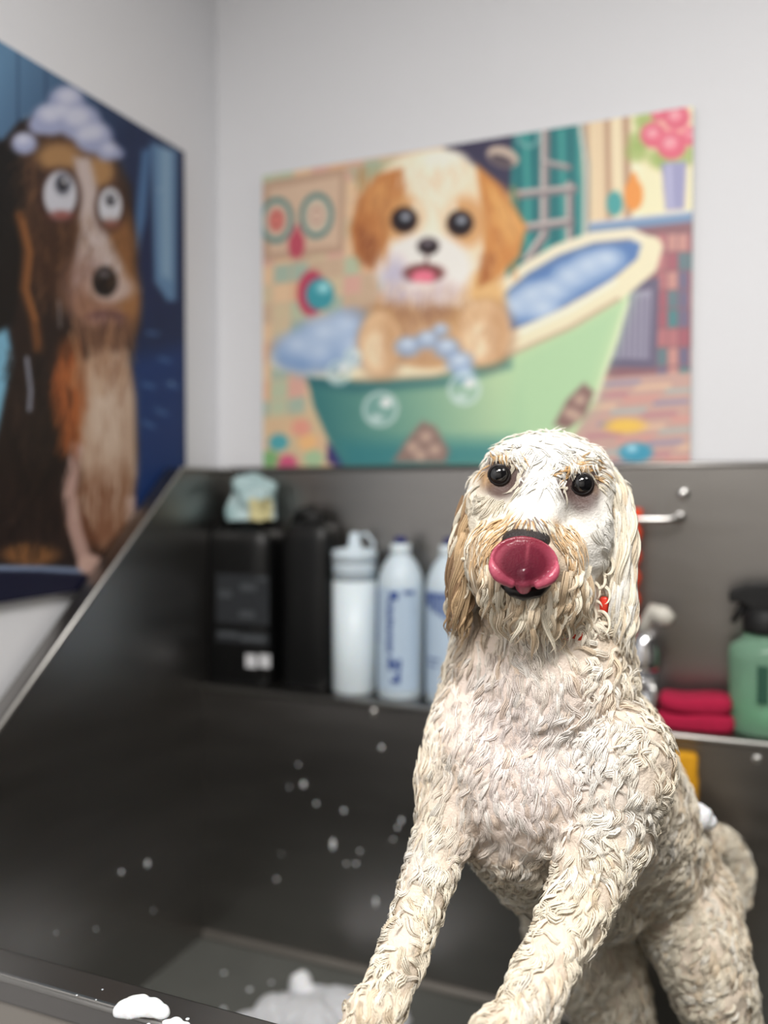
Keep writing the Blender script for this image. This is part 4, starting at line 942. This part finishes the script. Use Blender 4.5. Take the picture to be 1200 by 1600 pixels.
for j, fi in enumerate(pick):
    p = Vector(cen[fi]); n = Vector(pn[fi]); u, v, d = uu[fi], vv[fi], dd[fi]
    leg = (v > 1330)
    chest = (u < 880 and v < 1330 and d < .93)
    fl_ = nvec(p, 26)
    ph = noise.noise(p * 16) * 9 + R_.gauss(0, .5)
    rnd = Vector((R_.gauss(0, 1), R_.gauss(0, 1), R_.gauss(0, 1)))
    if chest:
        dv = down + CR * (.25 if u > 800 else -.1) + fl_ * 1.0 + rnd * .12; ln = R_.uniform(.030, .052); W = R_.uniform(.0018, .0042); k = 5; w_ = .00075; amp = R_.uniform(.0016, .0030); wv = R_.uniform(1.0, 1.6); tip = R_.uniform(-.001, .001); lift = R_.uniform(.0000, .0012)
    elif leg:
        dv = down + fl_ * 1.5 + rnd * .25; ln = R_.uniform(.019, .036); W = R_.uniform(.0020, .0050); k = 4; w_ = .0010; amp = R_.uniform(.0024, .0044); wv = R_.uniform(.8, 1.4); tip = R_.uniform(-.001, .0035); lift = R_.uniform(.0004, .0020)
    else:
        dv = down * .9 + CR * .35 + fl_ * 1.8 + rnd * .25; ln = R_.uniform(.022, .042); W = R_.uniform(.0020, .0050); k = 4; w_ = .0010; amp = R_.uniform(.0030, .0054); wv = R_.uniform(.9, 1.5); tip = R_.uniform(-.001, .004); lift = R_.uniform(.0004, .0024)
    pts, ns = crawl(p, n, dv, ln, amp, wv, lift - .0006, 8, tip, ph)
    c_ = pc[j]
    tt = .5 + .5 * noise.noise(p * 22 + Vector((9, 9, 9)))
    c_ = c_ * (1 - .30 * max(0, tt - .45)) + TAN * (.30 * max(0, tt - .45))
    if R_.random() < .10: c_ = c_ * .7 + TAN * .3
    if R_.random() < .20: c_ = c_ * .5 + WHITE * .5
    c_ = np.clip(c_ * R_.uniform(.95, 1.05), 0, .94)
    fur.clump(pts, ns, W, k, w_, w_ * .75, c_, .06, 2.2, .25)
fur.build('body_fur')

# ---- head hair
def surf(u, v):
    h = bvh.ray_cast(C0, ray(u, v).normalized())
    return (h[0], h[1]) if h[0] else (None, None)
def dirpx(du, dv): return CR * du - CU * dv
head = Locks()
# crown, brow and cheeks: flat, foamy locks combed away from the middle of the forehead
for _ in range(850):
    u, v = R_.uniform(720, 985), R_.uniform(668, 960)
    if (u - 780) ** 2 + (v - 742) ** 2 < 31 ** 2 or (u - 907) ** 2 + (v - 768) ** 2 < 40 ** 2: continue
    if 735 < u < 915 and v > 800: continue
    p, n = surf(u, v)
    if p is None or (p - C0).dot(CF) > 1.0: continue
    foamy = (abs(u - 838) < 40 and v > 760) or (u > 868 and 790 < v < 945 and u < 945)
    if foamy and R_.random() < .75: continue
    du, dv = (u - 842) / 60, .35 + max(0, (v - 700) / 150)
    if v < 720: dv = .25
    pts, ns = crawl(p, n, dirpx(du, dv) + dirpx(R_.gauss(0, .3), R_.gauss(0, .3)), R_.uniform(.016, .036), R_.uniform(.0008, .0024), R_.uniform(.5, 1.1), -.0003, 8, 0.0, noise.noise(p * 30) * 8)
    c_ = coat(np.array([p[:]]))[0]; c_ = np.clip(c_ * R_.uniform(.94, 1.06), 0, .93)
    if R_.random() < .05: c_ = c_ * .6 + TAN * .4
    c_ = np.maximum(c_, CREAM * .72)
    head.clump(pts, ns, R_.uniform(.0014, .0034), 3, .0011, .0010 if v > 760 else .0006, c_, .03)
# loose tips along the outline of the crown
for _ in range(60):
    a_ = R_.uniform(3.3, 6.1); p = P(848 + 100 * math.cos(a_), 772 + 98 * math.sin(a_), .872)
    p, n, _i, _d = bvh.find_nearest(p)
    pts, ns = crawl(p, n, dirpx(math.cos(a_) + R_.gauss(0, .5), .3 + R_.gauss(0, .4)), R_.uniform(.010, .022), R_.uniform(.001, .0025), R_.uniform(.5, 1), .0012, 8, R_.uniform(.0005, .005))
    head.clump(pts, ns, R_.uniform(.0014, .0026), 3, .0009, .0008, WHITE * .6 + CREAM * .4, .04)
# tufts over the eyes
for (u0, v0, s) in ((780, 718, -1), (906, 728, 1)):
    for i in range(46):
        u = u0 + R_.uniform(-34, 34); v = v0 + R_.uniform(-14, 2); p, n = surf(u, v)
        if p is None: continue
        pts, ns = crawl(p, n, dirpx((u - u0) / 30 + s * .5, -.15 + abs(u - u0) / 40), R_.uniform(.010, .020), .0010, .7, .0018, 7)
        c_ = (WHITE if R_.random() < .55 else CREAM if R_.random() < .6 else TAN); head.add(pts, ns, R_.uniform(.0006, .0013), .0007, c_, c_)
# hair round the eyes, fringe over the nose
for ei, (c_, rw, s_) in enumerate(eyeC):
    eu, ev = EYES[ei][0], EYES[ei][1]
    for _ in range(90):
        a_ = R_.uniform(0, 6.283); rr = R_.uniform(21, 40); u, v = eu + rr * math.cos(a_) * 1.05, ev + rr * math.sin(a_)
        p, n = surf(u, v)
        if p is None or math.sin(a_) > .25: continue
        out = dirpx(math.cos(a_) + (-.3 if ei == 0 else .3), math.sin(a_) * .6 + .5)
        pts, ns = crawl(p, n, out + dirpx(R_.gauss(0, .25), R_.gauss(0, .25)), R_.uniform(.008, .018), R_.uniform(.0005, .0014), .6, .0005, 7)
        outer = (math.cos(a_) < -.1) if ei == 0 else (math.sin(a_) < -.3)
        cc = (TAN if R_.random() < .6 else DTAN) if outer and R_.random() < .75 else (CREAM if R_.random() < .6 else WHITE)
        head.clump(pts, ns, R_.uniform(.0007, .0015), 2, .0006, .0005, cc, .08)
    for _ in range(26):   # brow hair falling over the upper lid
        u = eu + R_.uniform(-24, 24); p, n = surf(u, ev - 30 - R_.uniform(0, 8))
        if p is None: continue
        d_ = (p - C0).dot(CF)
        hang_pts = [P(u, ev - 32, d_), P(u + R_.uniform(-3, 3) + (u - eu) * .1, ev - 24, d_ - .0035), P(u + (u - eu) * .35 + R_.uniform(-4, 4), ev - 15 + abs(u - eu) * .25, d_ - .004)]
        q_ = [hang_pts[0].lerp(hang_pts[1], t / 3) for t in range(3)] + [hang_pts[1].lerp(hang_pts[2], t / 3) for t in range(4)]
        head.clump(q_, [-CF] * 7, .0010, 2, .0005, .0005, [CREAM, TAN, WHITE, DTAN][R_.randrange(4)], .08)
for _ in range(70):
    u = R_.uniform(786, 860); p, n = surf(u, 812 + R_.uniform(-6, 6) + abs(u - 823) * .12)
    if p is None: continue
    pts, ns = crawl(p, n, dirpx((u - 823) / 40, .8), R_.uniform(.009, .017), .0006, .5, .0010, 7, .0015)
    head.clump(pts, ns, .0008, 2, .0004, .0004, [WHITE, CREAM, TAN, L(150, 136, 130)][R_.randrange(4)], .08)
# moustache: from the nose outwards and down
for side_ in (-1, 1):
    for i in range(210):
        t = R_.random(); 
        if side_ < 0: u, v = 800 - 58 * t + R_.uniform(-8, 8), 812 + 30 * t * R_.random() + R_.uniform(-6, 62) * t
        else: u, v = 856 + 44 * t + R_.uniform(-8, 8), 818 + R_.uniform(-4, 70) * t
        p, n = surf(u, v)
        if p is None: continue
        far = abs(u - 828) / 75
        pts, ns = crawl(p, n, dirpx(side_ * (1.1 - far), .25 + far * 1.2) + dirpx(R_.gauss(0, .15), R_.gauss(0, .15)), R_.uniform(.018, .040), R_.uniform(.0008, .0022), R_.uniform(.4, .9), R_.uniform(.0006, .0022), 10, R_.uniform(0, .002))
        c0 = TAN if R_.random() < .5 else CREAM if R_.random() < .75 else DTAN
        c0 = c0 * .8 + coat(np.array([p[:]]))[0] * .2
        w_ = R_.uniform(.0008, .0019); head.add(pts, ns, w_, w_ * .6, c0, c0 * .75 + CREAM * .25)
head.build('head_hair')

# free-hanging strands
def hang(L_, path, w, h, c1, c2, amp=.002, waves=1.5, n=16, nr=None, taper=2.2, root=.7):
    """path: list of (u,v,d); resampled smoothly, waving as it falls"""
    q = [P(*a) for a in path]; ph = R_.uniform(0, 6.28); pts = []; k = len(q)
    for i in range(n + 1):
        t = i / n * (k - 1); a = min(int(t), k - 2); f = t - a
        p0, p1, p2, p3 = q[max(a - 1, 0)], q[a], q[a + 1], q[min(a + 2, k - 1)]
        pt = .5 * ((2 * p1) + (p2 - p0) * f + (2 * p0 - 5 * p1 + 4 * p2 - p3) * f * f + (3 * p1 - p0 - 3 * p2 + p3) * f ** 3)
        s = i / n
        pt = pt + CR * (amp * (.3 + s) * math.sin(ph + waves * 6.283 * s)) + CF * (amp * .8 * math.cos(ph + waves * 6.283 * s))
        pts.append(pt)
    nn = [(-CF if nr is None else nr)] * len(pts)
    L_.clump(pts, nn, w * 1.15, 4, w * .42, w * .40, (c1 + c2) / 2, .09, taper, root)
def js(s): return R_.gauss(0, s)
beard = Locks()
for i in range(230):
    u = R_.uniform(748, 925); v = R_.uniform(905, 950) - abs(u - 828) * .25 + (8 if u > 860 else 0); p, n = surf(u, v)
    if p is None: continue
    d = (p - C0).dot(CF); Ln = R_.uniform(50, 98) * (1 - abs(u - 845) / 260)
    drift = (835 - u) * .12 + js(8)
    c0 = [CREAM, CREAM * .6 + TAN * .4, DTAN, CREAM][R_.randrange(4)]
    w_ = R_.uniform(.0014, .0030)
    hang(beard, [(u, v - 6, d - .001), (u + drift * .3 + js(3), v + Ln * .35, d - .004 + js(.002)), (u + drift * .7 + js(4), v + Ln * .7, d + .002), (u + drift + js(6), v + Ln, d + .010)], w_, w_ * .6, c0, c0 * .5 + CREAM * .5, R_.uniform(.0015, .0036), R_.uniform(.8, 1.6))
beard.build('beard')

def ear(pathfn, n, colr, tips):
    Lk = Locks()
    for i in range(n):
        s = R_.uniform(-1, 1); t0 = R_.random() ** 2 * .55; t1 = min(1.0, t0 + R_.uniform(.45, .8)) if R_.random() < .7 else 1.0
        pts = []
        ln = R_.uniform(.9, 1.08) if t1 == 1.0 else 1
        front = -R_.random() * .018
        for kx in range(6):
            t = (t0 + (t1 - t0) * kx / 5) * ln
            u, v, d, hw = pathfn(t); pts.append((u + s * hw * .95 + js(1.2), v, d + front * math.sqrt(max(0, 1 - s * s * .8)) - .004))
        c0 = colr(); w_ = R_.uniform(.0014, .0036)
        hang(Lk, pts, w_, w_ * .6, c0, c0 * R_.uniform(.9, 1.12) if c0.max() < .8 else c0, R_.uniform(.0018, .0044), R_.uniform(1.2, 2.4), 22)
    for (a, b) in tips:
        hang(Lk, a, b, b * .6, CREAM, WHITE, .0004, .5, 10)
    return Lk
def lerp_path(tab):
    def f(t):
        t = max(0, min(1.08, t)) * (len(tab) - 1); i = min(int(t), len(tab) - 2); q = t - i
        return tuple(a + (b - a) * q for a, b in zip(tab[i], tab[i + 1]))
    return f
earL = lerp_path([(744, 770, .872, 16), (734, 820, .868, 22), (726, 870, .864, 22), (720, 920, .862, 20), (716, 965, .860, 18), (714, 1000, .860, 13)])
earR = lerp_path([(930, 722, .868, 12), (958, 762, .868, 20), (974, 820, .864, 20), (972, 880, .860, 19), (974, 940, .858, 20), (974, 985, .857, 18), (974, 1022, .857, 14)])
ear(earL, 130, lambda: [BROWN * .8, DTAN * .75, BROWN, DTAN, CREAM * .8][R_.randrange(5)], []).build('ear_hair')
ear(earR, 140, lambda: [CREAM, WHITE, CREAM, CREAM * .75 + TAN * .25, WHITE * .6 + CREAM * .4][R_.randrange(5)],
    [([(972, 985, .852), (962, 1005, .852), (955, 1024, .853)], .003), ([(985, 985, .852), (988, 1005, .852), (990, 1028, .853)], .003)]).build('ear_hair')
# ringlets beside the cheek
ring_l = Locks()
for (u0, v0, r0, tn) in ((944, 852, 9, .8), (950, 878, 10, .9), (938, 900, 9, .7), (946, 922, 9, .8), (934, 872, 8, .7), (922, 955, 12, .7), (936, 940, 10, .6), (912, 968, 12, .6), (728, 870, 7, .6), (724, 915, 8, .6), (942, 968, 13, .6), (930, 915, 10, .7), (926, 935, 10, .6)):
    pts = []; a0 = R_.uniform(2, 4.5)
    for i in range(15):
        q = a0 + i / 14 * 6.283 * tn; rr = r0 * (1 - .35 * i / 14)
        pts.append(P(u0 + math.cos(q) * rr, v0 + math.sin(q) * rr * 1.2 + i * 1.1, .842 - .0005 * i))
    ring_l.clump(pts, [-CF] * 15, .0016, 3, .0009, .0009, CREAM, .08, 2.5, .6)
ring_l.build('ringlets')

# ---- eyes, nose, tongue
for (c_, rw, s) in eyeC:
    V = IV * rw; me = bpy.data.meshes.new('eye'); me.from_pydata((V + np.array(c_)).tolist(), [], IF.tolist()); eo = link('eye', me, EYE, dog, True)
    eo['label'] = 'glossy black eye'
    fw = (s - c_).normalized(); sx = fw.cross(Vector((0, 0, 1))).normalized(); sz = sx.cross(fw)
    pts = [c_ + fw * rw * .42 + (sx * math.cos(q) * 1.0 + sz * math.sin(q) * .94) * rw * .94 for q in (2 * math.pi * i / 28 for i in range(29))]
    MB().tube(pts, rw * .15, 8, False).build('eyelid', LID, eo, smooth=True)
n0, _ = surf(822, 836)
nd = (n0 - C0).dot(CF)
V = []
me_parts = []
def nose_mesh():
    m = MB(); nu, nv = 28, 16; vs = []
    for j in range(nv + 1):
        b = -math.pi / 2 + math.pi * j / nv
        for i in range(nu):
            a = 2 * math.pi * i / nu
            x = math.cos(b) * math.cos(a); y = math.sin(b); z = math.cos(b) * math.sin(a)
            x *= 1 + .12 * y
            vs.append(P(822, 846, nd + .006) + CR * (x * 38 * nd / F) + CU * (y * 22 * nd / F) + CF * (z * .014))
    fs = [(j * nu + i, j * nu + (i + 1) % nu, (j + 1) * nu + (i + 1) % nu, (j + 1) * nu + i) for j in range(nv) for i in range(nu)]
    m.add(vs, fs); return m
no = nose_mesh().build('nose', NOSE, dog, smooth=True); no['label'] = 'dark grey nose leather'
lm = MB()
lm.tube([P(785, 912, nd + .004), P(800, 922, nd + .002), P(818, 927, nd + .001), P(840, 924, nd + .002), P(858, 912, nd + .005)], [.003, .006, .007, .006, .003], 10)
lm.build('lower_lip', LIP, dog, smooth=True)
# tongue: the underside is seen, curled up over the nose
keepV, keepF, keepn = BV, BF, bn
BV, BF, bn = [], [], 0
td = nd - .013
E(819, 880, td + .004, 52, 39, .0045, 3)
def rim_pt(a, s=1.0): return (819 + math.cos(a) * 51 * s, 880 + math.sin(a) * 39 * s + math.cos(a) * 3)
tpts = []
for i in range(13):
    a = math.pi + i / 12 * math.pi; x, y = rim_pt(a); tpts.append((x, y, td + .002 + .003 * math.sin(math.pi * i / 12), 3.8))
chain(tpts)
for a0, a1 in ((math.pi, 2.02), (0.0, 1.08)):
    tp = []
    for i in range(9):
        t = i / 8; x, y = rim_pt(a0 + (a1 - a0) * t, 1.0 - .06 * t); tp.append((x, y, td - .0015 - .003 * math.sin(t * 2.6), 4.2 + 5.2 * math.sin(min(1, t * 1.15) * 2.5)))
    chain(tp)
chain([(818, 896, td + .007, 16), (818, 908, td + .007, 15), (818, 919, td + .012, 12), (818, 926, td + .026, 12)])
me = bpy.data.meshes.new('tmp'); me.from_pydata(np.concatenate(BV).tolist(), [], np.concatenate(BF).tolist())
BV, BF, bn = keepV, keepF, keepn
tm_ = remesh(me, .0009, 6); tm_.name = 'tongue'
tco = np.empty(len(tm_.vertices) * 3); tm_.vertices.foreach_get('co', tco); tco = tco.reshape(-1, 3)
tu, tv, tdd = uv_of(tco)
tr_ = np.hypot((tu - 819) / 54, (tv - 880) / 43)
mid, rim, topc, deep = L(118, 40, 58), L(196, 92, 114), L(142, 46, 64), L(98, 32, 50)
kk = np.clip((tr_ - .60) / .35, 0, 1)[:, None]; up_ = np.clip((868 - tv) / 22, 0, 1)[:, None]
tc_ = mid + (deep - mid) * np.exp(-((tu - 819) / 26) ** 2 - ((tv - 895) / 20) ** 2)[:, None]
tc_ = tc_ * (1 - kk) + (rim * (1 - up_) + topc * up_) * kk
fr = (np.exp(-((tu - (822 + (880 - tv) * .12)) / 2.6) ** 2) * np.clip((888 - tv) / 25, 0, 1) * np.clip((tv - 845) / 8, 0, 1) * .5)[:, None]
tc_ = tc_ * (1 - fr) + L(186, 92, 108) * fr
setcol(tm_, tc_ * .85)
to = link('tongue', tm_, TONGUE, dog, True); to['label'] = 'pink tongue curled up over the nose'

# ---- collar with tag, rump foam
cpts = []
for i in range(49):
    q = 2 * math.pi * i / 48
    c_ = P(848, 985, .912); dirq = CR * math.cos(q) + CF * math.sin(q)
    h = bvh.ray_cast(c_, dirq)
    r_ = (h[0] - c_).length if h[0] else .08
    cpts.append(c_ + dirq * (r_ + (.0012 if -.9 < q < .3 or q > 5.6 else -.004)) + CU * (.016 * math.cos(q)))
m = MB(); vs = []
for q in cpts:
    o_ = (q - P(848, 985, .912)); o_ = (o_ - CU * o_.dot(CU)).normalized()
    vs += [q - CU * .0045, q + CU * .0045, q + CU * .0045 + o_ * .0025, q - CU * .0045 + o_ * .0025]
fs = [(i * 4 + j, i * 4 + (j + 1) % 4, i * 4 + 4 + (j + 1) % 4, i * 4 + 4 + j) for i in range(48) for j in range(4)]
m.add(vs, fs)
ce = tag(empty('dog_collar', P(848, 985, .912)), 'red-orange webbing collar round the dog\'s neck, mostly under wet hair', 'collar')
m.build('strap', REDT, ce)
q = P(944, 945, .846)
tm = MB().lathe([(.6, -.008), (1, -.006), (1, .006), (.6, .008)], q, 18, .0042, .0030, 0, 4)
tm.build('buckle', mat('red_buckle', rgb(226, 62, 44), .3), ce, smooth=True)
h, hn = surf(1088, 1275)
h = h if h else P(1088, 1275, 1.08)
q = P(1094, 1276, (h - C0).dot(CF) + .02)
blob('foam_lump', [(tuple(q), (.015, .016, .016)), (tuple(q + CR * .008 - CU * .006), (.011, .012, .010)), (tuple(q - CR * .012 + CU * .006), (.014, .014, .012))], FOAM, 'smooth lump of white foam on the dog\'s back', 'foam', None, 5, voxel=.0016)
